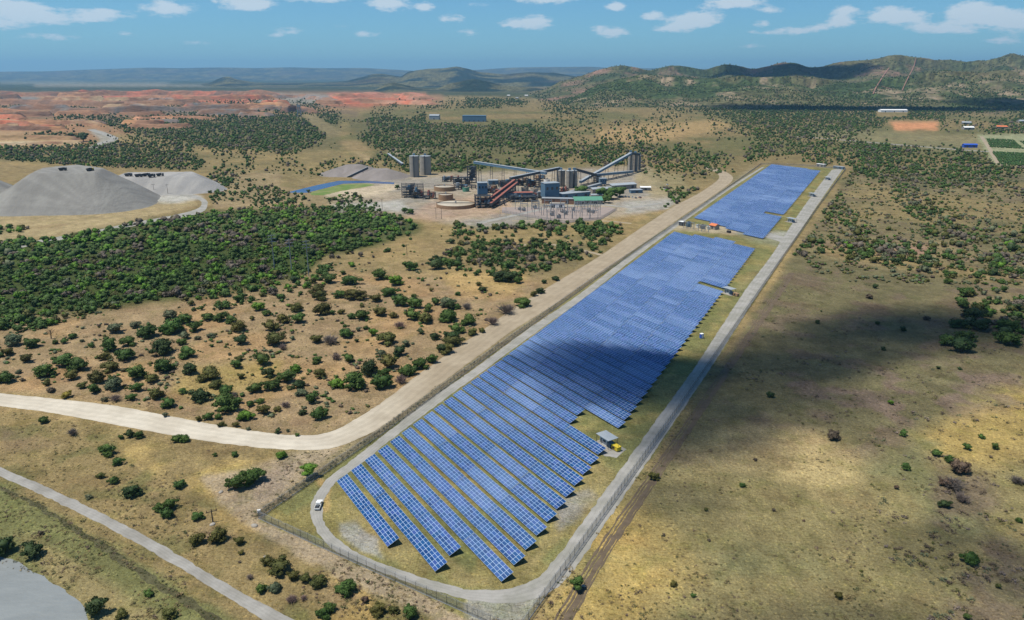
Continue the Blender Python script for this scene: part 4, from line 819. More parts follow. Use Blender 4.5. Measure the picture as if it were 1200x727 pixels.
tk = np.array([(.10,.10,.04), (.16,.12,.06), (.13,.09,.07), (.24,.18,.08), (.07,.085,.03)]); cc = tk[rng.choice(5, len(gx_), p=(.26,.25,.17,.2,.12))] * rng.uniform(.8, 1.2, (len(gx_), 1))
scatter_mesh('dry_weeds', gx_, gy_, wd * 1.15, cc, 3, m_leaf, hs=.6)
# reeds along the ditch
g = np.array([G(*q) for q in [(-60,535),(0,571),(40,591),(75,612),(110,634),(160,668),(215,703),(262,735),(300,765)]]); c = resamp(g, 60); k = rng.integers(0, len(c), 500)
scatter_mesh('ditch_reeds', c[k, 0] + rng.normal(0, .7, 500), c[k, 1] + rng.normal(0, .7, 500), rng.uniform(.3, .8, 500), tints(500, 'goto') , 3, m_leaf, hs=.8)

# bush cover on the mountain slopes
for nm, n_, w0 in (('front_mountain_range', 18000, 6.5), ('back_mountain_range', 7000, 8)):
    V = HILLV[nm]; ny_, nx_ = V.shape[:2]; r = np.random.default_rng(nx_ + n_); jy = r.uniform(1, ny_ * .68, n_); jx = r.uniform(0, nx_ - 2, n_)
    a, b_ = jy.astype(int), jx.astype(int); fy, fx = (jy - a)[:, None], (jx - b_)[:, None]
    p_ = (V[a, b_] * (1 - fx) + V[a, b_ + 1] * fx) * (1 - fy) + (V[a + 1, b_] * (1 - fx) + V[a + 1, b_ + 1] * fx) * fy
    kp = (r.random(n_) < np.clip((fbm(p_[:, 0]/90, p_[:, 1]/90, 4, 201) - .38) * 6, .05, 1)) & (p_[:, 2] > 1)
    p_ = p_[kp]; scatter_mesh('mountain_bush', p_[:, 0], p_[:, 1], w0 * r.uniform(.5, 1.5, len(p_)), tints(len(p_), 'ddgmo'), 2, m_leaf, Z=p_[:, 2] - .5)

# low scrub between the bushes of the tan slope, and dead brown scrub in the open field
def low(name, polys, n_, w0, keys, thr, s0, hs=.6, lod=1):
    xs = [q[0] for p_ in polys for q in p_]; ys = [q[1] for p_ in polys for q in p_]; px = rng.uniform(min(xs), max(xs), n_); py = rng.uniform(min(ys), max(ys), n_); X, Y = G(px, py)
    k = np.zeros(n_, bool)
    for p_ in polys: k |= inpoly(px, py, p_)
    k &= fbm(X/9, Y/9, 4, s0) > thr; k &= sum(inpoly(px, py, q).astype(int) for q in ([(440,500),(600,385),(705,320),(810,248),(890,190),(1000,196),(640,740),(300,640)], [(-300,448),(0,458),(200,485),(340,507),(385,503),(450,468),(600,360),(705,300),(700,335),(450,515),(340,531),(0,480)])) == 0
    scatter_mesh(name, X[k], Y[k], w0 * rng.uniform(.4, 1.4, k.sum()), tints(int(k.sum()), keys), lod, m_leaf, hs=hs)
low('low_scrub', [[(-200,400),(180,350),(330,325),(480,290),(640,320),(560,385),(400,500),(320,500),(0,450),(-200,440)]], 5200, 2.2, 'ttmokm', .56, 401)
low('dead_scrub', [[(930,310),(1400,300),(1400,560),(1060,560),(820,440)], [(1020,560),(1300,560),(1300,860),(1090,860)]], 9000, 2.0, 'kkxkto', .58, 405, .5, 3)
low('field_scrub', [[(965,200),(1400,200),(1400,340),(960,330),(935,290)]], 9000, 2.6, 'totkom', .50, 409, .75)
# ------------------------------------------------------------------ solar rows
EAZ = rad(147.7); ev = Vector((math.sin(EAZ), math.cos(EAZ), 0)); nv = Vector((-ev.y, ev.x, 0)); nv = nv if nv.x > 0 else -nv
ROT = math.atan2(ev.y, ev.x)
TL, TD, TILT, ZL, GAP = 21.2, 4.06, rad(22), .75, .22
def table_mesh():
    c, s = math.cos(TILT), math.sin(TILT); nx, nyy = 11, 4; V = []; Fa = []; UV = []
    for t, off in ((0, .0),):
        for j in range(nyy + 1):
            for i in range(nx + 1): V.append((i / nx * TL, j / nyy * TD * c, j / nyy * TD * s))
        for j in range(nyy):
            for i in range(nx):
                a = j * (nx + 1) + i; Fa.append((a, a + 1, a + nx + 2, a + nx + 1)); UV += [(i, j), (i + 1, j), (i + 1, j + 1), (i, j + 1)]
    mi = [0] * len(Fa); b0 = len(V)
    k = .05; V += [(0, s*k, -c*k), (TL, s*k, -c*k), (TL, TD*c + s*k, TD*s - c*k), (0, TD*c + s*k, TD*s - c*k)]
    C0, C1, C2, C3 = 0, nx, nyy * (nx + 1) + nx, nyy * (nx + 1)
    for f in ((b0+3, b0+2, b0+1, b0), (C0, b0, b0+1, C1), (C1, b0+1, b0+2, C2), (C2, b0+2, b0+3, C3), (C3, b0+3, b0, C0)): Fa.append(f); UV += [(.5, .5)] * 4; mi.append(1)
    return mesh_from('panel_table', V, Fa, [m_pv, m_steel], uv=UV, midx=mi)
TAB = table_mesh()
def frame_mesh(nl=6, name='support_frame'):
    mb = MB(); c, s = math.cos(TILT), math.sin(TILT)
    for i in range(nl):
        x = 1.5 + i * (TL - 3) / (nl - 1)
        for q in (.8, 3.3): mb.tube((x, q * c, -ZL - .1), (x, q * c, q * s - .07), .06, 6)
        mb.bar((x, .1, -.02), (x, TD * c - .1, TD * s - .16), .07, .1)
    for q in (.9, 3.2): mb.bar((.1, q * c, q * s - .12), (TL - .1, q * c, q * s - .12), .06)
    me = bpy.data.meshes.new(name); me.from_pydata(mb.v, [], mb.f); me.update(); me.materials.append(m_steel); return me
FRM = frame_mesh()
A0 = G2(394.5, 564, ZL); A1 = G2(790.5, 271.0, ZL); B0 = G2(813, 255.5, ZL); B1 = G2(902, 194.0, ZL)
SPC = 7.72
def row_axis(a, b): d = (b - a); d.z = 0; return d.normalized(), d.length
def idx_at(a, ax, px, py): g = G2(px, py, ZL) - a; return (g.dot(nv)) / (ax.dot(nv) * SPC)
def ordw(i): return NUMW[i]
axA, LA = row_axis(A0, A1); NA = int(round(LA / SPC)) + 1
axB, LB = row_axis(B0, B1); NB = int(round(LB / SPC)) + 1
notchA2 = int(round(idx_at(A0, axA, 845, 341))); nB1 = int(round(idx_at(B0, axB, 927, 256.5))); nB2 = int(round(idx_at(B0, axB, 950, 229)))
print('rows', NA, NB, notchA2, nB1, nB2, math.degrees(math.atan2(axA.x, axA.y)))
prng = random.Random(5)
def solar_row(org, tabs, label, group, frames):
    o = thing('solar_panel_row', label, 'solar panels', (org.x, org.y, ZL), ROT, group)
    for k in tabs:
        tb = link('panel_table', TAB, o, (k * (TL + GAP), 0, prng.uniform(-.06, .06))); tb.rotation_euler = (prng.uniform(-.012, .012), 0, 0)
        if frames: link('support_frame', FRM, tb)
for i in range(NA):
    org = A0 + axA * SPC * i; tabs = [0, 1, 2, 3]
    if i == 0: tabs = [0, 1]
    if i in (1, 2, 14, 15) or i in (notchA2, ): tabs = [0, 1, 2]
    if i >= NA - 2: tabs = [1, 2, 3] if i == NA - 2 else [2]
    names = {0: 'shortest solar panel row of all, nearest the fenced rounded corner of the near array', 1: 'three table solar panel row just behind the shortest nearest row', 2: 'second three table solar panel row, third from the near end',
             14: 'first of two shortened solar panel rows beside the white roofed inverter shelter', 15: 'second of two shortened solar panel rows, ending at the cloud shadowed notch'}
    g = 'solar panel rows of the long near array'
    if i in names: lb = names[i]
    elif i < 14: lb = f'{ordw(i)} solar panel row counted from the near fence corner of the long array'
    elif i == notchA2: lb = 'shortened solar panel row at the slot beside the far roofed inverter shelter'
    elif 16 <= i < 30: lb = f'{ordw(i-16)} blue solar panel row beyond the notch with the yellow generator'
    elif i < notchA2 and notchA2 - i <= 12: lb = f'{ordw(notchA2-i-1)} blue solar panel row on the near side of the long array slot'
    elif i > notchA2 and i - notchA2 <= 12: lb = f'{ordw(i-notchA2-1)} blue solar panel row on the far side of the long array slot'
    elif NA - i <= 14: lb = f'{ordw(NA-i-1)} solar panel row counted back from the small substation'
    else: lb = 'unbroken blue solar panel row in the sunlit middle stretch of the long array'; g = 'solar panel rows in the middle of the long array'
    solar_row(org, tabs, lb, g, i < 24)
for i in range(-3, NB):
    org = B0 + axB * SPC * i; tabs = [0, 1, 2, 3]
    if i < 0: tabs = {-1: [1, 2, 3], -2: [2, 3], -3: [3]}[i]
    # staircase near edge: rows in front of the first full one only reach its right-hand tables
    if i in (nB1, nB1 + 1, nB2): tabs = [0, 1, 2]
    if i == NB - 1: tabs = [0, 1, 2]
    g = 'solar panel rows of the far array'
    if i < 12: lb = f'{ordw(i+3)} solar panel row of the far array counted from the small substation'
    elif NB - i <= 12: lb = f'{ordw(NB-i-1)} solar panel row of the far array counted from its far end'
    elif i == nB1: lb = 'shortened solar panel row at the first slot of the far array'
    elif i == nB2: lb = 'shortened solar panel row at the second slot of the far array'
    elif i < nB2: lb = 'solar panel row between the two slots of the far array'; g = 'far array rows between the slots'
    else: lb = 'solar panel row behind the second slot of the far array'; g = 'far array rows behind the slots'
    solar_row(org, tabs, lb, g, False)

# ------------------------------------------------------------------ fences
POST = MB(); POST.tube((0, 0, -.1), (0, 0, 2.7), .055, 6); POST.bar((0, 0, 2.65), (.28, 0, 3.0), .05)
pm = bpy.data.meshes.new('post'); pm.from_pydata(POST.v, [], POST.f); pm.update(); pm.materials.append(m_dsteel)
def fence(label, pts, weeds=True, sp=3.1, rev=False):
    g = [Vector(tuple(map(float, G(*q)))) for q in pts]; pos = []; dist_ = 0
    o = thing('mesh_fence', label, 'fence', (g[0].x, g[0].y, 0)); base_ = Vector((g[0].x, g[0].y, 0)); mb = MB(); wires = MB()
    for a, b2 in zip(g[:-1], g[1:]):
        L = (b2 - a).length; n = max(1, int(L / sp)); A = Vector((a.x, a.y, 0)) - base_; B = Vector((b2.x, b2.y, 0)) - base_
        mb.add([A + Vector((0,0,.05)), B + Vector((0,0,.05)), B + Vector((0,0,2.5)), A + Vector((0,0,2.5))], [(0,1,2,3)])
        for z in (2.5, 2.7, 2.9): wires.bar(A + Vector((0, 0, z)), B + Vector((0, 0, z)), .035)
        wires.bar(A + Vector((0, 0, .06)), B + Vector((0, 0, .06)), .16, .2)
        for k in range(n): pos.append((A.lerp(B, k / n), math.atan2((B - A).y, (B - A).x) + math.pi / 2))
    mb.build('mesh_sheet', m_link, o); wires.build('wire', m_steel, o)
    pos.sort(key=lambda q: (q[0] + base_).length)
    for p, a in pos[:100]: link('post', pm, o, p, a)
    if len(pos) > 100:
        rest = MB()
        for p, a in pos[100:]: rest.tube(p + Vector((0, 0, -.1)), p + Vector((0, 0, 2.8)), .055, 5)
        tag(rest.build('post', m_dsteel, o), kind='stuff')
FL = [(303,608),(373,560),(445,510.5),(520,455.5),(600,397.5),(705,322),(810,251),(860,216),(892,193)]
FR = [(606,746),(632,709),(712,597.5),(780,502),(853,396),(919,300),(958,244),(991,199)]
fence('long chain link fence between the straight dirt road and the solar rows', FL)
fence('short chain link fence along the near end of the solar farm', [(303,608),(370,639),(440,671),(500,698),(560,725),(606,746)])
fence('long chain link fence between the grey perimeter road and the open field', FR)
fence('chain link fence closing the far end of the solar farm', [(892,193),(940,194.5),(991,199)], sp=4)
# growth caught along the left fence
k = 700; g = np.array([G(*q) for q in FL]); c = resamp(g, 80); ii = rng.integers(0, len(c) - 1, k); off = rng.normal(1.5, 1.1, k)
tt = c[ii + 1] - c[ii]; tt /= np.linalg.norm(tt, axis=1)[:, None]
tk = np.array([(.16,.15,.07), (.22,.18,.10), (.11,.12,.05)]); cc = tk[rng.integers(0, 3, k)] * rng.uniform(.8, 1.2, (k, 1))
scatter_mesh('fence_line_weeds', c[ii, 0] - tt[:, 1] * off, c[ii, 1] + tt[:, 0] * off, rng.uniform(.6, 1.5, k), cc, 3, m_leaf, hs=.7)

# ------------------------------------------------------------------ small things inside the fence
def shelter(px, py, label, k=1.0, group='inverter shelters beside the solar rows'):
    p = G2(px, py); o = thing('inverter_shelter', label, 'shelter', (p.x, p.y, 0), ROT, group)
    MB().box(-3.6*k, 3.6*k, -2.4*k, 2.4*k, 3.7, 3.82).build('roof', m_roof, o)
    for sx_ in (-3.3, 3.3):
        for sy_ in (-2.1, 2.1): MB().box(sx_*k-.07, sx_*k+.07, sy_*k-.07, sy_*k+.07, 0, 3.7).build('post', m_dsteel, o)
    c = MB().box(-2.6*k, 1.2*k, -1.2*k, 1.2*k, .25, 2.9).build('inverter_cabinet', m_white, o)
    MB().box(-2.2*k, -1.2*k, -1.24*k, -1.2*k, .4, 2.4).build('door', m_steel, c); MB().box(-.8*k, .8*k, -1.24*k, -1.2*k, 1.5, 2.4).build('vent', m_dsteel, c)
    MB().box(1.5*k, 2.9*k, -1.1*k, 1.0*k, .25, 2.0).build('transformer_box', m_bsheet, o)
    MB().box(-4.2*k, 4.2*k, -2.9*k, 2.9*k, -.1, .2).build('slab', m_conc, o); return o
def genset(px, py, m, label, name='generator'):
    p = G2(px, py); o = thing(name, label, 'generator', (p.x, p.y, 0), ROT)
    MB().box(-1.7, 1.7, -.95, .95, .35, 1.75).build('housing', m, o); MB().box(-1.75, 1.75, -1.0, 1.0, 1.75, 1.9).build('lid', m, o)
    MB().box(-1.6, 1.6, -.9, .9, .05, .35).build('skid', m_dark, o); MB().box(-1.0, .2, -.99, -.95, .6, 1.5).build('grille', m_dark, o); MB().cyl(1.1, 0, 1.9, 2.3, .09).build('exhaust', m_dsteel, o)
shelter(711, 521.5, 'pale flat roofed inverter shelter on a slab in the nearest notch of the panels')
genset(722, 527.5, m_yel, 'bright yellow generator standing beside the nearest inverter shelter')
shelter(854, 344.5, 'pale flat roofed inverter shelter at the slot halfway along the long array')
genset(862.5, 347, m_rust, 'brown boxed generator beside the inverter shelter halfway along the long array')
shelter(927, 260.5, 'pale flat roofed inverter shelter at the first slot of the far array', 1.15)
shelter(952, 230.5, 'pale flat roofed inverter shelter at the second slot of the far array', 1.15)
shelter(970, 211, 'small roofed inverter shelter beside the far array near its far end', 1.15)
p = G2(822, 396.5); o = thing('portable_toilet', 'single bright blue portable toilet on the grass beside the perimeter road', 'toilet', (p.x, p.y, 0), .4)
MB().box(-.75, .75, -.75, .75, .1, 2.35).build('cabin', m_blue, o); MB().box(-.5, .5, -.79, -.75, .25, 2.1).build('door', m_white, o); MB().box(-.82, .82, -.82, .82, 2.35, 2.55).build('roof', m_white, o)
# pickup on the service track
p = G2(373.5, 594); q1 = G2(369, 606); q2 = G2(380, 578); d = (q2 - q1)
o = thing('pickup_truck', 'small pale pickup truck parked on the bend of the service track', 'truck', (p.x, p.y, .03), math.atan2(d.y, d.x))
mb = MB(); mb.box(-2.5, 2.5, -.88, .88, .45, .98); mb.add([(-.35,-.84,.98),(1.25,-.84,.98),(.75,-.72,1.65),(-.25,-.72,1.65),(-.35,.84,.98),(1.25,.84,.98),(.75,.72,1.65),(-.25,.72,1.65)], [(0,1,2,3),(7,6,5,4),(1,5,6,2),(4,0,3,7),(3,2,6,7)])
b_ = mb.build('body', m_white, o); bm_ = b_.modifiers.new('b', 'BEVEL'); bm_.width = .07; bm_.segments = 2
MB().add([(1.27,-.76,1.0),(1.27,.76,1.0),(.79,.66,1.6),(.79,-.66,1.6)], [(0,1,2,3)]).build('windscreen', m_glass, o)
for s_ in (-1, 1): MB().add([(-.25,.845*s_,1.05),(1.0,.845*s_,1.05),(.7,.75*s_,1.55),(-.2,.75*s_,1.55)], [(0,1,2,3)]).build('side_window', m_glass, o)
MB().box(-2.42, -.5, -.76, .76, .985, 1.02).build('load_bed', m_dark, o)
for (a, b2, c_) in ((-2.1, -1.5, 1.4), (-1.3, -.7, 1.25)): MB().box(a, b2, -.5, .45, 1.02, c_).build('toolbox', m_dsteel, o)
for x_ in (-1.55, 1.6):
    for y_ in (-.86, .86):
        w_ = MB().tube((x_, y_ - .11, .36), (x_, y_ + .11, .36), .37, 16).build('wheel', m_dark, o); MB().tube((x_, y_ - .12, .36), (x_, y_ + .12, .36), .2, 12).build('rim', m_steel, w_)
for y_ in (-.65, .65): MB().box(2.5, 2.53, y_-.17, y_+.17, .72, .88).build('headlight', m_roof, o)
# white kiosk and stones by the fence corner
p = G2(304, 604); o = thing('guard_box', 'tiny white box on a post at the fence corner', 'box', (p.x, p.y, 0), .5); MB().box(-.5, .5, -.4, .4, 1.0, 1.9).build('cabinet', m_white, o); MB().tube((0,0,0), (0,0,1.0), .08, 8).build('post', m_steel, o)
V, Fa = ico(2); V = V * (1 + .25 * (fbm(V[:, 0] * 2 + 9, V[:, 1] * 2 + V[:, 2], 3, 5) - .5))[:, None]; stn = mesh_from('boulder', V * GR([1, .8, .55]), Fa, m_conc, smooth=True)
for (px, py, s_, lb) in ((298,616.5,1.1,'pale flat boulder on the bare ground outside the fence corner'), (259,577,.9,'pale boulder beside the bushes on the bare ground'), (249,615,.9,'pale boulder under the weedy bank'), (311,653,.6,'small pale stone below the near fence'), (684,687,.6,'small pale stone beside the lone tree')):
    p = G2(px, py); o = link('boulder', stn, None, (p.x, p.y, .05), px); o.scale = (s_, s_, s_); tag(o, lb, 'boulder')

# small substation between the two arrays
def at(px, py): p = G2(px, py); return (p.x, p.y, 0)
def transformer(px, py, label, m=m_bsheet, k=1.0, group=None):
    o = thing('transformer', label, 'transformer', at(px, py), ROT, group); MB().box(-1.6*k, 1.6*k, -1.1*k, 1.1*k, .3, 2.9*k).build('tank', m, o)
    mb = MB()
    for i in range(6): mb.box((-1.4+i*.5)*k, (-1.2+i*.5)*k, -1.7*k, -1.1*k, .6, 2.5*k)
    mb.build('radiator', m, o); mb = MB().tube((-1.3*k, .5*k, 3.4*k), (1.3*k, .5*k, 3.4*k), .35*k, 10); mb.build('conservator', m, o)
    for i in (-1, 0, 1): MB().cyl(i*.8*k, 0, 2.9*k, 4.2*k, .16*k, .1*k, 8).build('bushing', m_porc, o)
    return o
SG = 'equipment in the small substation between the arrays'
transformer(807, 266, 'dark blue transformer at the left end of the small substation', m_bsheet, 1.3, SG)
transformer(823.5, 268.5, 'grey transformer in the middle of the small substation', m_steel, 1.1, SG)
def hut(name, px, py, w, d_, h, wm_, rm_, label, cat='building', rot=ROT, flat=True, gab=0, doors=1, wins=0, group=None, base_z=0):
    p = G2(px, py); o = thing(name, label, cat, (p.x, p.y, 0), rot, group); MB().box(-w/2, w/2, -d_/2, d_/2, base_z, h).build('wall', wm_, o)
    if gab: MB().gable(-w/2, w/2, -d_/2, d_/2, h, h + gab, .2, .5).build('roof', rm_, o); MB().add([(-w/2,-d_/2,h),(-w/2,d_/2,h),(-w/2,0,h+gab-.05),(w/2,-d_/2,h),(w/2,d_/2,h),(w/2,0,h+gab-.05)], [(0,2,1),(3,4,5)]).build('gable', wm_, o)
    else: MB().box(-w/2-.3, w/2+.3, -d_/2-.3, d_/2+.3, h, h + .3).build('roof', rm_, o)
    for i in range(doors): x = -w/2 + (i + .5) * w / max(doors, 1); MB().box(x-min(1.6, w*.12), x+min(1.6, w*.12), -d_/2-.06, -d_/2-.003, .05, min(h*.75, 4.5)).build('door', m_dsteel, o)
    for i in range(wins): x = -w/2 + (i + .5) * w / wins + w/wins*.3; MB().box(x-.6, x+.6, -d_/2-.05, -d_/2-.003, h*.45, h*.8).build('window', m_glass, o)
    return o
hut('switch_room', 799, 264.5, 4.5, 3.5, 3.6, m_dsteel, m_white, 'grey switch room with white roof at the fence end of the small substation', group=SG)
hut('control_hut', 837, 268.5, 6.5, 5.5, 3.2, m_conc, m_orange, 'small control hut with an orange roof in the substation between the arrays', gab=1.6, group=SG)
hut('switch_cabinet', 830, 269, 2.2, 1.6, 2.4, m_white, m_white, 'white switch cabinet beside the orange roofed control hut', 'cabinet', doors=1, group=SG)
hut('switch_cabinet', 817.5, 267, 2.4, 1.6, 2.4, m_white, m_roof, 'white switch cabinet between the two transformers of the small substation', 'cabinet', doors=1, group=SG)
genset(854, 273, m_dark, 'small dark generator right of the orange roofed control hut')
def gantry(px, py, w, h, label, group, rot=ROT):
    o = thing('busbar_gantry', label, 'gantry', at(px, py), rot, group)
    for x in (-w/2, w/2):
        MB().tube((x, 0, 0), (x, 0, h), .3, 6).build('column', m_steel, o)
    MB().bar((-w/2, 0, h*.86), (w/2, 0, h*.86), .5).build('beam', m_steel, o)
    for k in (-1, 0, 1): MB().cyl(k*w*.28, 0, h*.62, h*.84, .14, .14, 6).build('insulator', m_porc, o)
for i, (px, py) in enumerate(((803,267.5),(811,268.5),(820,271),(828,272))): gantry(px, py, 4, 6.5, f'{NUMW[i]} steel busbar gantry from the fence end of the small substation', SG)
hut('control_hut', 962, 195.5, 13, 5, 3.8, m_conc, m_white, 'long white roofed hut at the far end of the far array', doors=2)
hut('control_hut', 983, 198, 16, 5, 3.2, m_bsheet, m_roof, 'low grey roofed store at the far right corner of the solar farm', doors=2)

# power poles
def pole(px, py, h, label, arms=1, m=m_bark, group='power line poles', k=1.0):
    p = G2(px, py); o = thing('power_pole', label, 'pole', (p.x, p.y, 0), .5, group); MB().tube((0, 0, -.1), (0, 0, h), .22*k, 7, .14*k).build('pole_shaft', m, o)
    for i in range(arms): MB().bar((-1.6*k, 0, h - .8 - i * 2.2), (1.6*k, 0, h - .8 - i * 2.2), .2*k).build('crossarm', m, o)
    for i in (-1, 0, 1): MB().cyl(i*1.4*k, 0, h - .7, h - .1, .12*k, .12*k, 6).build('insulator', m_porc, o)
pole(322, 318, 26, 'left of the three tall lattice power masts at the thicket edge', 3, m_steel, 'tall masts', 1.7)
pole(342, 320, 24, 'middle of the three tall lattice power masts at the thicket edge', 3, m_steel, 'tall masts', 1.7)
pole(362, 324, 25, 'right of the three tall lattice power masts at the thicket edge', 3, m_steel, 'tall masts', 1.7)
pole(288.5, 356, 11, 'short wooden power pole on the tan ground below the masts')
pole(249.5, 612, 4.5, 'short wooden marker pole on the weedy bank')
pole(477, 300, 9, 'wooden power pole in the open scrub right of the masts'); pole(448, 246, 11, 'wooden power pole at the edge of the plant yard'); pole(348, 243, 11, 'wooden power pole behind the dense thicket')
pole(181, 228, 12, 'left wooden power pole beside the gravel pad of the stockpile'); pole(197, 228.5, 12, 'right wooden power pole beside the gravel pad of the stockpile')
# dead tree
p = G2(60, 397); o = thing('dead_tree', 'bare grey dead tree standing in the open scrub above the road', 'tree', (p.x, p.y, 0), 0); mb = MB().tube((0,0,-.1), (.5,0,4.5), .3, 7, .16); mb.build('trunk', m_bark, o)
mb = MB()
for k_ in range(16): r_ = random.Random(k_); z_ = r_.uniform(1.8, 4.5); a = r_.uniform(0, 6.28); L_ = r_.uniform(1.2, 3); mb.tube((.1*z_, 0, z_), (.1*z_ + L_*math.cos(a), L_*math.sin(a), z_ + L_*.8), .1, 5, .03)
mb.build('crown', m_bark, o)
# ------------------------------------------------------------------ processing plant
PR = rad(8)                                   # the plant's own grid is turned a little
def silo(px, py, rpx, toppy, m, label, group=None, cap=True):
    p = G2(px, py); s = ppm(py); r = rpx / s; h = (py - toppy) / s * 1.03; p = p + Vector((p.x, p.y, 0)).normalized() * r
    o = thing('silo', label, 'silo', (p.x, p.y, 0), 0, group); MB().cyl(0, 0, -.2, h, r, r, 32).build('shell', m, o, smooth=False)
    MB().cyl(0, 0, h + .003, h + .9, r * 1.03, r * .2, 32).build('roof', m_roof, o); mb = MB()
    for z in (h * .33, h * .66, h - .7): mb.cyl(0, 0, z, z + .35, r + .12, r + .12, 32, cap=False)
    mb.build('ring_band', m_conc, o); mb = MB(); mb.box(-.5, .5, -r-.9, -r-.02, 0, h + .8); mb.build('ladder_cage', m_dsteel, o); MB().box(-1.5, 1.5, -1.5, 1.5, h + .6, h + 3).build('head_house', m_bsheet, o)
SGp = 'concrete silos of the processing plant'
silo(486, 208, 5.6, 184.5, m_conc, 'left of the twin concrete silos at the left of the plant', SGp); silo(498.8, 205.5, 6.6, 184.5, m_conc, 'right and wider of the twin concrete silos at the left of the plant', SGp)
silo(657, 219, 5.0, 201, m_conc, 'tan silo left of its darker twin in the middle of the plant', SGp); silo(667, 221, 4.2, 201.5, m_conc, 'grey silo between two others in the middle of the plant', SGp); silo(672.5, 220, 3.6, 201, m_conc, 'narrow tan silo at the right of the middle silos', SGp)
silo(738, 202, 2.6, 180.5, m_conc, 'narrow pale silo at the head of the steep conveyor', SGp); silo(743.5, 201, 3.4, 181.5, m_conc, 'middle silo of the far group under the steep conveyor head', SGp); silo(748, 199.5, 2.6, 183, m_conc, 'right end silo of the far group under the conveyor head', SGp)
def conveyor(a, za, b, zb, label, w=3.4, m=None, trestles=4, drop=True, rm=None):
    A = G2(*a); B = G2(*b); A.z = za; B.z = zb; mid_ = Vector((A.x, A.y, 0)); o = thing('conveyor', label, 'conveyor', mid_, 0, 'covered conveyors of the processing plant'); A -= mid_; B -= mid_
    MB().bar(A, B, w, 2.6).build('gallery', m or m_bsheet, o); up = Vector((0, 0, 1.55)); MB().bar(A + up, B + up, w * 1.1, .4).build('roof', rm or m_roof, o)
    mb = MB(); n = 14
    d = (B - A).normalized(); x = d.cross(Vector((0,0,1))).normalized() * w * .5
    for k in range(trestles):
        q = A.lerp(B, (k + .5) / trestles)
        if q.z > 3: t_ = MB(); [t_.bar(q + x * s_ + Vector((0, 0, -1.3)), Vector((q.x + x.x * s_ * 1.7, q.y + x.y * s_ * 1.7, 0)), .5) for s_ in (-1, 1)]; t_.bar(q + x + Vector((0,0,-q.z*.5)), q - x + Vector((0,0,-q.z*.5)), .35); t_.build('trestle', m_dsteel, o)
def top(px, py, gpy):   # ground pixel of a raised point and its height, given the ground row below it
    z = 0
    for _ in range(40):
        x, y = G(px, gpy, 0); q = P(x, y, z)[1]; z += (float(q) - py) / ppm(gpy) * 1.02
    return z
def cv(a, ga, b, gb, label, **k):
    za, zb = top(a[0], a[1], ga), top(b[0], b[1], gb); xa = G(a[0], ga); A_ = (600 + (a[0]-600), ga); conveyor((a[0], ga), za, (b[0], gb), zb, label, **k)
cv((556,190.5), 213, (640,203.5), 222, 'long pale roofed conveyor descending right from the tall dark crusher tower', trestles=6)
cv((598,209.5), 226, (655,197.5), 218, 'dark conveyor rising to the middle silos', m=m_dsteel, trestles=4)
cv((672,198.5), 219, (698,205.5), 214, 'dark conveyor descending right from the middle silos', m=m_dsteel, trestles=2)
cv((698,205.5), 214, (741,201.5), 205, 'low curved end conveyor running to the far silos', trestles=3)
cv((680,213.5), 217, (738,180.5), 203, 'steep pale conveyor climbing to the head of the far silos', trestles=5)
cv((738,180), 203, (748,181.5), 200, 'short level gallery across the tops of the far silos', trestles=1, m=m_dsteel)
cv((664,227), 230, (704,216), 219, 'low pale roofed conveyor behind the long sheds', trestles=3)
cv((571,236), 243, (603,212), 228, 'rusty red roofed inclined conveyor behind the blue grey tower', m=m_dsteel, rm=m_red, trestles=4, w=2.2)
cv((575,240), 245, (606,215), 228, 'second rusty red inclined conveyor beside the first', m=m_dsteel, rm=m_red, trestles=4, w=2.2)
cv((407,208.5), 208, (432,197), 207, 'thin stacking conveyor between the two grey stockpile cones', m=m_dsteel, trestles=2, w=1.6)
cv((455,181), 182, (472,193), 196, 'narrow dark overland conveyor descending behind the twin silos', m=m_dsteel, trestles=3, w=3)
def steelwork(px, py, w, d_, h, label, levels=4, vessels=4, seed=1, rot=PR, clad=None):
    r = random.Random(seed); o = thing('steel_structure', label, 'plant structure', at(px, py), rot, 'open steel structures of the processing plant'); nx = max(2, int(w / 5)); ny = max(2, int(d_ / 6))
    for i in range(nx + 1):
        for j in range(ny + 1): x = -w/2 + w*i/nx; y = -d_/2 + d_*j/ny; MB().box(x-.25, x+.25, y-.25, y+.25, 0, h * r.choice((1, 1, .85))).build('column', m_dsteel, o)
    fl = MB()
    for k in range(1, levels + 1):
        z = h * k / levels * .96
        for j in range(ny + 1): y = -d_/2 + d_*j/ny; fl.box(-w/2, w/2, y-.2, y+.2, z-.4, z)
        for i in range(nx + 1): x = -w/2 + w*i/nx; fl.box(x-.2, x+.2, -d_/2, d_/2, z-.5, z-.42)
        if r.random() < .7: fl.box(-w/2+1, r.uniform(0, w/2), -d_/2+.5, d_/2-.5, z-.65, z-.52)
    fl.build('floor_beam', m_dsteel, o); br = MB()
    for i in range(nx):
        for k in range(levels):
            if r.random() < .5: x = -w/2 + w*i/nx; z = h*k/levels; br.bar((x, -d_/2-.05, z), (x + w/nx, -d_/2-.05, z + h/levels), .25)
    br.build('brace', m_steel, o)
    for k in range(vessels):
        x = r.uniform(-w/2+2, w/2-2); y = r.uniform(-d_/2+2, d_/2-2); z = r.uniform(0, h*.6); q = r.uniform(1.2, 2.6); m = r.choice((m_bsheet, m_dsteel, m_steel, m_red, m_rust))
        (MB().cyl(x, y, z, z + r.uniform(3, 6), q, q * r.choice((1, .5)), 14) if r.random() < .6 else MB().box(x-q, x+q, y-q, y+q, z, z + r.uniform(2.5, 5))).build('vessel', m, o)
    if clad: MB().box(*clad[0]).build('cladding', clad[1], o)
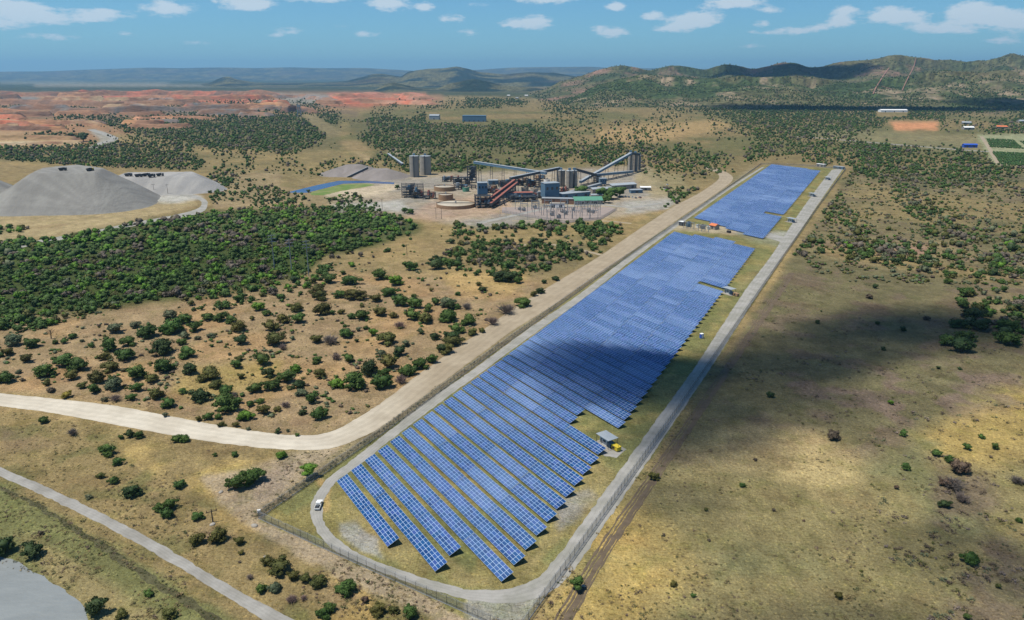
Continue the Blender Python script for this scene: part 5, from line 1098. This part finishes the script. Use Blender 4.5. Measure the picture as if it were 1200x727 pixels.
steelwork(479, 231, 15, 12, 15, 'left dark open steel flotation structure with stacked platforms', 5, 9, 1); steelwork(489.5, 232, 13, 12, 15.5, 'right dark open steel flotation structure with stacked platforms', 5, 9, 2)
steelwork(503, 233, 14, 10, 7.5, 'low dark pipework structure right of the flotation structures', 2, 6, 3); steelwork(553, 214, 11, 9, 21, 'tall narrow dark crusher tower at the conveyor head', 6, 6, 4, clad=((-1, 4, -4, 4, 6, 20), m_dsteel))
steelwork(541, 216, 20, 10, 9, 'rusty screening structure beside the tall crusher tower', 3, 7, 5); steelwork(545, 222, 26, 8, 5, 'low red and grey process deck below the crusher tower', 2, 8, 6)
steelwork(566, 243, 16, 12, 13, 'open steel stair structure under the blue grey tower', 4, 6, 7); steelwork(580, 241, 20, 10, 7, 'low steel structure under the red conveyors', 2, 6, 8)
steelwork(592, 219, 16, 10, 8, 'green grey pipe structure behind the red conveyors', 3, 8, 9); steelwork(610, 217, 18, 9, 9, 'tall thin pipe racks in the middle of the plant', 3, 7, 10); steelwork(625, 219, 16, 9, 8, 'process structure behind the blue mill building', 3, 7, 11)
steelwork(613, 236, 30, 12, 6, 'low mill deck with red rails left of the blue shed', 2, 9, 12); steelwork(628, 232, 16, 10, 6, 'pipework deck behind the pale slurry tanks', 2, 8, 13)
steelwork(575, 226, 14, 10, 9, 'pipe rack beneath the inclined conveyors', 3, 6, 14); steelwork(640, 224, 12, 8, 7, 'small pump structure left of the middle silos', 2, 5, 15)
steelwork(597, 224, 14, 8, 11, 'grey green frame behind the blue mill shed', 4, 7, 21); steelwork(632, 212, 14, 8, 7, 'low frame under the long descending conveyor', 2, 6, 22); steelwork(525, 213, 14, 8, 6, 'low rusty frame left of the screening structure', 2, 6, 23)
steelwork(584, 232, 12, 8, 10, 'tangled frame under the head of the rusty conveyors', 4, 8, 24); steelwork(660, 227, 12, 7, 6, 'small frame in front of the middle silos', 2, 5, 25); steelwork(700, 214, 9, 7, 9, 'slim transfer frame where the conveyors cross', 3, 3, 26)
def tank(px, py, w, h, m, label):
    o = thing('thickener_tank', label, 'tank', at(px, py), 0, 'open tanks of the processing plant'); mb = MB(); n = 40; r = w / 2; vs = []
    for z, q in ((0, r), (h, r), (h, r - .4), (h - .8, r - .4)): vs += [(q * math.cos(6.2832*i/n), q * math.sin(6.2832*i/n), z) for i in range(n)]
    f = [(k*n+i, k*n+(i+1)%n, (k+1)*n+(i+1)%n, (k+1)*n+i) for k in range(3) for i in range(n)]; mb.add(vs, f); mb.build('wall', m, o)
    mb = MB(); mb.add([((r-.45) * math.cos(6.2832*i/n), (r-.45) * math.sin(6.2832*i/n), h - .7) for i in range(n)], [tuple(range(n))]); mb.build('slurry', m_dirt, o); MB().box(-r, r, -.5, .5, h + .05, h + .5).build('walkway', m_dsteel, o); MB().cyl(0, 0, h + .5, h + 2, .9).build('drive', m_steel, o)
tank(521, 223, 25, 5, m_rust, 'wide brown open thickener tank in front of the twin silos'); tank(534, 242, 40, 3.5, m_rust, 'widest shallow brown thickener tank at the front of the plant'); tank(522.5, 234, 16, 6, m_rust, 'rusty square shouldered tank between the two thickeners')
tank(615, 224, 9, 4, m_conc, 'left small pale slurry tank behind the mill deck'); tank(626, 225, 9, 4, m_conc, 'right small pale slurry tank behind the mill deck'); tank(546, 224.5, 8, 5, m_green, 'small green tank between thickener and steel tower'); tank(641, 215, 8, 5, m_white, 'small white tank behind the middle of the plant')
def tower(px, py, w, d_, h, lift, wm_, label, rot=PR):
    o = thing('plant_tower', label, 'building', at(px, py), rot); MB().box(-w/2, w/2, -d_/2, d_/2, lift, h).build('wall', wm_, o); MB().box(-w/2-.3, w/2+.3, -d_/2-.3, d_/2+.3, h, h+.5).build('roof', m_roof, o)
    for x in (-w/2+.4, w/2-.4):
        for y in (-d_/2+.4, d_/2-.4): MB().box(x-.3, x+.3, y-.3, y+.3, 0, lift).build('leg', m_dsteel, o)
    for i in range(3): MB().box(-w/2+(i+.3)*w/3, -w/2+(i+.7)*w/3, -d_/2-.06, -d_/2-.003, lift+(h-lift)*.55, lift+(h-lift)*.75).build('window', m_glass, o)
tower(565.5, 240, 10, 9, 23, 11, m_bsheet, 'tall blue grey clad transfer tower standing on steel legs'); tower(644.5, 235, 17, 12, 19, 4, m_bsheet, 'big blue clad mill building beside the middle silos', rad(20)); tower(706, 218, 8, 7, 9, 2, m_bsheet, 'small blue drive house at the end of the low conveyor')
BR_ = rad(18)
hut('plant_shed', 655, 238.5, 36, 8, 5.5, m_brick, m_roof, 'long brown brick switch house with pale roof behind the switchyard', rot=rad(-8), doors=2, wins=5)
hut('plant_shed', 672, 232, 38, 11, 6, m_bsheet, m_roof, 'long blue walled shed with pale metal roof behind the green roofed building', rot=rad(28), doors=3)
hut('plant_shed', 603, 232, 40, 9, 6, m_bsheet, m_red, 'long blue mill shed with rusty red roof edge left of the blue mill building', rot=rad(4), doors=3)
hut('plant_shed', 688, 238.5, 30, 16, 4.2, m_conc, m_green, 'office building with bright green roof beside the trees', rot=rad(6), gab=3, doors=2, wins=6)
hut('plant_shed', 704, 226, 26, 10, 5, m_conc, m_roof, 'pale roofed workshop behind the clump of trees', rot=rad(20), gab=1.5, doors=2)
hut('plant_shed', 728, 221, 34, 14, 5, m_conc, m_roof, 'wide pale roofed store right of the clump of trees', rot=rad(24), gab=1.5, doors=3)
hut('plant_shed', 700, 232.5, 16, 8, 4, m_conc, m_roof, 'small pale roofed office between green roof and trees', rot=rad(10), gab=1, doors=1)
hut('plant_shed', 745, 226, 14, 8, 3.5, m_bsheet, m_roof, 'left small parked site cabin at the right end of the plant', rot=rad(10), doors=1)
hut('plant_shed', 756, 223, 12, 7, 3.5, m_conc, m_white, 'white roofed site cabin at the right end of the plant', rot=rad(0), gab=1, doors=1)
hut('plant_shed', 653, 243.5, 15, 5, 4.6, m_white, m_conc, 'small pale portal canopy in front of the brick switch house', 'canopy', rot=rad(-8), doors=2)
hut('plant_shed', 578, 216, 12, 8, 5, m_bsheet, m_roof, 'small pale shed under the long descending conveyor', rot=PR, doors=1)
# far sheds
hut('warehouse', 556, 142.5, 68, 30, 17, m_bsheet, m_bsheet, 'large blue grey far warehouse with open bays on its front', 'warehouse', rot=rad(-3), doors=5)
hut('warehouse', 509.5, 140, 30, 24, 11, m_roof, m_roof, 'smaller pale far shed left of the blue grey warehouse', 'warehouse', rot=rad(-6), gab=4, doors=1)
hut('greenhouse', 1046, 131.5, 95, 28, 7, m_white, m_white, 'long white roofed shed at the foot of the mountains', 'shed', rot=rad(-3), gab=3, doors=3)
for i, (px, py, w, m_, lb) in enumerate(((1132,146,22,m_roof,'pale farmhouse with grey roof above the orchards'), (1134,152,26,m_white,'white roofed farm store below the pale farmhouse'), (1173,151,24,m_orange,'orange roofed farmhouse above the orchards'), (1197,144,24,m_roof,'pale farmhouse cut by the right edge of the picture'),
    (1118,116,40,m_white,'white lodge building at the mountain foot'), (1095,117,30,m_roof,'grey roofed lodge left of the white lodge'), (1105,115.5,22,m_roof,'small lodge between its larger neighbours'), (617,113,22,m_white,'left white farm building at the edge of the plain'), (596,113,20,m_white,'small white farm building near the far woodland'), (606,116,16,m_roof,'grey farm building between two white ones'), (1034,107,30,m_orange,'red roofed building under the cleared mountain strips'), (1049,108.5,24,m_white,'white building beside the cleared mountain strips'))):
    hut('farm_building', px, max(py, 113), w, 12, 5, m_conc, m_, lb, 'house', rot=rad(i * 23 % 40 - 20), gab=3, doors=1, wins=3)
hut('farm_building', 1136, 173, 24, 9, 5, m_blue, m_blue, 'bright blue roofed roadside building beside the orchards', 'house', rot=rad(-5), gab=2, doors=2)
o = thing('headgear', 'distant mine headgear standing before the dark spoil bench', 'tower', at(351, 137)); mb = MB(); [mb.bar((a, b2, 0), (a*.4, b2*.4, 34), 1.4) for a in (-6, 6) for b2 in (-5, 5)]; mb.build('leg', m_steel, o); MB().box(-5, 5, -4, 4, 30, 38).build('head', m_steel, o)
# stock cones in front of the far vegetation
for (px, py, r_, h_, lb) in ((415,205,40,11,'wide grey crushed ore cone left of the stacking conveyor'), (398,206,24,8,'small grey ore cone left of the wide one'), (447,209,34,10,'grey brown ore cone right of the stacking conveyor')):
    c_ = G2(px, py); c_ = c_ + c_.normalized() * r_ * .5
    def hf(X, Y, c_=c_, r_=r_, h_=h_): d = np.hypot(X - c_.x, Y - c_.y); return np.maximum(h_ * np.clip(1.15 - d / r_, -.1, .85) / .85 + (fbm(X/6, Y/6, 3, 4) - .5) * .8 * (d < r_), -.3)
    tag(field_mound('ore_stockpile', c_.x - r_*1.3, c_.x + r_*1.3, c_.y - r_*1.3, c_.y + r_*1.3, hf, m_heap, hcl((.19,.17,.155), (.23,.205,.19)), (60, 60)), lb, 'stockpile', 'ore cones')
# machines on the stockpile
def dumper(px, py, z, rot, label, k=1.0, m=None):
    x, y = G(px, py, z); o = thing('dump_truck', label, 'truck', (float(x), float(y), z), rot, 'machines on the rock stockpile'); m = m or m_yel
    MB().box(-3.8*k, 3.8*k, -1.5*k, 1.5*k, .9*k, 1.6*k).build('chassis', m_dsteel, o); MB().add([(-4*k,-1.8*k,1.7*k),(1.3*k,-1.8*k,1.7*k),(1.6*k,-1.8*k,3.6*k),(-4.6*k,-1.8*k,2.9*k),(-4*k,1.8*k,1.7*k),(1.3*k,1.8*k,1.7*k),(1.6*k,1.8*k,3.6*k),(-4.6*k,1.8*k,2.9*k)], [(0,1,2,3),(7,6,5,4),(1,5,6,2),(4,0,3,7),(0,4,5,1)]).build('tipper_body', m_dsteel, o)
    MB().box(2.0*k, 3.8*k, -1.4*k, 1.4*k, 1.6*k, 3.4*k).build('cab', m, o)
    for x_ in (-2.6, -1.0, 2.8):
        for y_ in (-1.5, 1.5): MB().tube((x_*k, (y_-.4)*k, .9*k), (x_*k, (y_+.4)*k, .9*k), .9*k, 12).build('wheel', m_dark, o)
dumper(74, 200, 34.1, .2, 'dark dump truck parked on the flat top of the huge stockpile', .9, m_dsteel); dumper(106, 200.5, 34.1, 1.2, 'second dump truck near the right rim of the huge stockpile', .9)
for i, px in enumerate((151,163,172,178,188)): dumper(px, 206.6 + (i % 2)*.8, 17.2, .1 * i, f'{NUMW[i]} dark truck from the left on the long low spoil bench', 1.0, m_dsteel)
o = hut('site_cabin', 205, 226, 13, 5, 3, m_rust, m_rust, 'brown site cabin on the gravel pad right of the stockpile', 'cabin', rot=.1, doors=1)
# big switchyard
m_yard = mat('switchyard_stone', (.27,.225,.20), var=.15, scale=.2, spec=.1)
YG = 'switchyard equipment in front of the plant'
sheet('switchyard_gravel', [(588,243),(716,243),(722,246),(704,257),(662,261.5),(588,249)], m_yard, .03)
fence('chain link fence round the switchyard', [(588,249.5),(662,262),(704,257.5),(723,246)], sp=4)
yr = random.Random(3); n_ = 0
for j, (y_, xa, xb) in enumerate(((245.5, 600, 706), (249, 606, 700), (252.5, 622, 704), (256.5, 640, 700))):
    k_ = 6
    for i in range(k_): gantry(xa + (xb - xa) * (i + .5) / k_ + yr.uniform(-2, 2), y_, 7, yr.uniform(8, 11), f'{NUMW[i]} steel gantry from the left in {("rear","third","second","front")[j]} line of the big switchyard', YG, rot=rad(-6) + yr.uniform(-.1, .1))
for i, (px, py) in enumerate(((609,246.5),(614,247.5),(627,244.5),(659,249.5),(663,251.5),(672,247),(690,249),(695,250),(647,253),(655,256))): transformer(px, py, f'{NUMW[i]} blue grey transformer of the big switchyard', m_steel, yr.uniform(.8, 1.1), YG)
for i, px in enumerate((586, 593, 640, 618, 645, 675)): pole(px, 258.5 + (i % 3) * 1.5 if px > 600 else 254 + i, 15, f'{NUMW[i]} tall thin lightning mast along the switchyard front', 1, m_steel, 'lightning masts', .8)
pole(511, 256.5, 11, 'left of two wooden poles on the red soil before the thickeners'); pole(517.5, 257, 11, 'right of two wooden poles on the red soil before the thickeners')
for (px, py, w, c, lb) in ((682,230,17,'m','rounded tree left of the large clump in the plant'), (706,232,16,'m','left tree of the large clump in the plant'), (716,233.5,19,'m','largest tree of the clump in the plant'), (726,231,16,'g','right tree of the clump in the plant'), (709,238,12,'g','low front tree of the clump in the plant'),
    (481,251,9,'g','right of two dark trees by the grey yard left of the plant'), (474,250,9,'g','left of two dark trees by the grey yard left of the plant'), (678,264,9,'d','single dark tree at the front fence of the switchyard'), (416,231,8,'d','single dark tree on the pale sand beside the lawn'), (466,222,7,'d','thin dark tree left of the flotation structures'), (362,226,5,'d','small dark tree at the tip of the pool'), (98,166,14,'d','large dark tree beside the mine road'), (85,163,9,'d','tall dark tree left of the large one by the mine road')):
    make_tree('tree', px, py, w, c, lb, hf=.95, trunkh=.12, n=500)
# parked vehicles around the plant
def car(px, py, m, label, rot, name='parked_car'):
    o = thing(name, label, 'car', at(px, py), rot, 'vehicles parked at the plant'); MB().box(-2.3, 2.3, -.9, .9, .35, .95).build('body', m, o); MB().add([(-1.6,-.85,.95),(1.1,-.85,.95),(.6,-.7,1.5),(-1.3,-.7,1.5),(-1.6,.85,.95),(1.1,.85,.95),(.6,.7,1.5),(-1.3,.7,1.5)], [(0,1,2,3),(7,6,5,4),(1,5,6,2),(4,0,3,7),(3,2,6,7)]).build('cabin', m_glass, o)
    for x_ in (-1.5, 1.5):
        for y_ in (-.88, .88): MB().tube((x_, y_-.1, .34), (x_, y_+.1, .34), .34, 10).build('wheel', m_dark, o)
for i, (px, py, m_) in enumerate(((733,231,m_white),(737,231.5,m_bsheet),(741,232,m_white),(745,232.5,m_steel),(782,217,m_white),(779,222,m_white),(750,232,m_red))): car(px, py, m_, f'{NUMW[i]} parked car from the clump of trees towards the dirt road', rad(80 + i * 5))
car(1073, 165.6, m_red, 'red vehicle driving on the distant highway', rad(-6), 'moving_car')
# orchard blocks: one thing per row of trees is too fine here, so each block of rows is planting that cannot be counted
def orchard(poly, nrow, label):
    g = [Vector(tuple(map(float, G(*q)))) for q in poly]; XX, YY = [], []
    for i in range(nrow):
        a = g[0].lerp(g[3], (i + .5) / nrow); b2 = g[1].lerp(g[2], (i + .5) / nrow); m_ = int((b2 - a).length / 4)
        for k in range(m_): q = a.lerp(b2, (k + rng.random() * .6) / m_); XX.append(q.x); YY.append(q.y)
    XX = np.array(XX); YY = np.array(YY); scatter_mesh('orchard_planting', XX, YY, rng.uniform(4.5, 6, len(XX)), np.array([(.04,.085,.02)]) * rng.uniform(.8, 1.2, (len(XX), 1)), 2, m_leaf, hs=.6)
orchard([(1156,163),(1188,164.5),(1200,175),(1160,173)], 16, ''); orchard([(1163,178.5),(1260,183),(1320,200),(1174,194)], 24, ''); orchard([(1195,166),(1290,170),(1300,178),(1208,175)], 12, '')
# ------------------------------------------------------------------ clouds above the haze (they cast the soft shadows) and the haze itself
m_cloud = bpy.data.materials.new('cloud_vapour'); m_cloud.use_nodes = True; t = m_cloud.node_tree; t.nodes.remove(t.nodes['Principled BSDF'])
pv = t.nodes.new('ShaderNodeVolumePrincipled'); pv.inputs['Density'].default_value = .03; pv.inputs['Color'].default_value = (.95, .95, .95, 1); pv.inputs['Anisotropy'].default_value = .3; t.links.new(pv.outputs[0], t.nodes['Material Output'].inputs['Volume'])
def cloud(px, py, a, b2, th, rot, zc, seed, label):
    g = G2(px, py); c = g + sdir * (zc / sdir.z); n = 40; k = 16; V = [(0, 0, 0)]; 
    for i in range(1, k + 1):
        for j in range(n):
            an = 2 * math.pi * j / n; q = i / k; w = 1 + .45 * (float(fbm(math.cos(an) * 1.6 + seed * 7, math.sin(an) * 1.6, 3, seed)) - .5) * 2
            V.append((q * w * a * math.cos(an), q * w * b2 * math.sin(an), 0))
    V = np.array(V); q = np.array([0] + [i / k for i in range(1, k + 1) for _ in range(n)]); nzv = .35 + 1.3 * fbm(V[:, 0] / max(a, b2) * 3 + seed, V[:, 1] / max(a, b2) * 3, 4, seed)
    hgt = th * (1 - q ** 2) ** 1.1 * nzv; Vt = V.copy(); Vt[:, 2] = hgt * .75 + .02; Vb = V.copy(); Vb[:, 2] = -hgt * .25 - .02; f = []
    N = len(V)
    for off, fl in ((0, 1), (N, -1)):
        for j in range(n): f.append(tuple([off, off + 1 + j, off + 1 + (j + 1) % n][::fl]))
        for i in range(k - 1):
            for j in range(n): a0 = 1 + i * n + j; a1 = 1 + i * n + (j + 1) % n; f.append(tuple([off + a0, off + a0 + n, off + a1 + n, off + a1][::fl]))
    for j in range(n): a0 = 1 + (k - 1) * n + j; a1 = 1 + (k - 1) * n + (j + 1) % n; f.append((a0, a0 + N, a1 + N, a1))
    me = bpy.data.meshes.new('cloud'); me.from_pydata(np.vstack([Vt, Vb]).tolist(), [], f); me.update(); me.materials.append(m_cloud)
    o = link('cloud', me, None, c, rad(rot)); tag(o, kind='stuff')
# px, py of the shadow's centre on the ground; half lengths in metres; thickness; heading
cloud(706, 430, 50, 30, 95, -30, 1150, 1, '')
cloud(752, 445, 46, 34, 85, 20, 1150, 2, '')
cloud(858, 452, 70, 34, 42, 15, 1150, 3, '')
cloud(795, 500, 45, 30, 30, 30, 1150, 12, '')
cloud(965, 410, 86, 38, 54, 25, 1150, 4, '')
cloud(1050, 380, 74, 34, 58, 10, 1150, 5, '')
cloud(1130, 392, 60, 34, 40, 10, 1150, 6, '')
cloud(840, 522, 40, 24, 25, 20, 1150, 7, '')
cloud(790, 588, 22, 16, 22, 0, 1150, 8, '')
cloud(945, 480, 40, 20, 25, 20, 1150, 9, '')
cloud(1130, 655, 26, 20, 26, 0, 1150, 10, '')
cloud(950, 726, 40, 10, 24, 0, 1150, 11, '')
def cloud_at(x, y, z, a, b2, th, rot, zc, seed):
    p = P(x, y, 0); 
    g = Vector((x, y, z)); c = g + sdir * ((zc - z) / sdir.z); px, py = P(c.x - sdir.x * zc / sdir.z, c.y - sdir.y * zc / sdir.z, 0); cloud(float(px), float(py), a, b2, th, rot, zc, seed, '')
cloud_at(1900, 5300, 230, 620, 330, 260, 0, 2600, 21)
cloud_at(1500, 3050, 0, 800, 200, 200, -6, 2600, 22)
cloud_at(2600, 3150, 0, 700, 220, 200, -8, 2600, 23)
m_haze = bpy.data.materials.new('haze_air'); m_haze.use_nodes = True; t = m_haze.node_tree; t.nodes.remove(t.nodes['Principled BSDF'])
pv = t.nodes.new('ShaderNodeVolumePrincipled'); pv.inputs['Density'].default_value = HAZE_DENSITY; pv.inputs['Color'].default_value = (.34, .68, 1.0, 1); pv.inputs['Anisotropy'].default_value = .2
t.links.new(pv.outputs[0], t.nodes['Material Output'].inputs['Volume'])
hz = MB().box(-47000, 47000, -47000, 47000, -6, 900).build('haze', m_haze); tag(hz, kind='stuff')
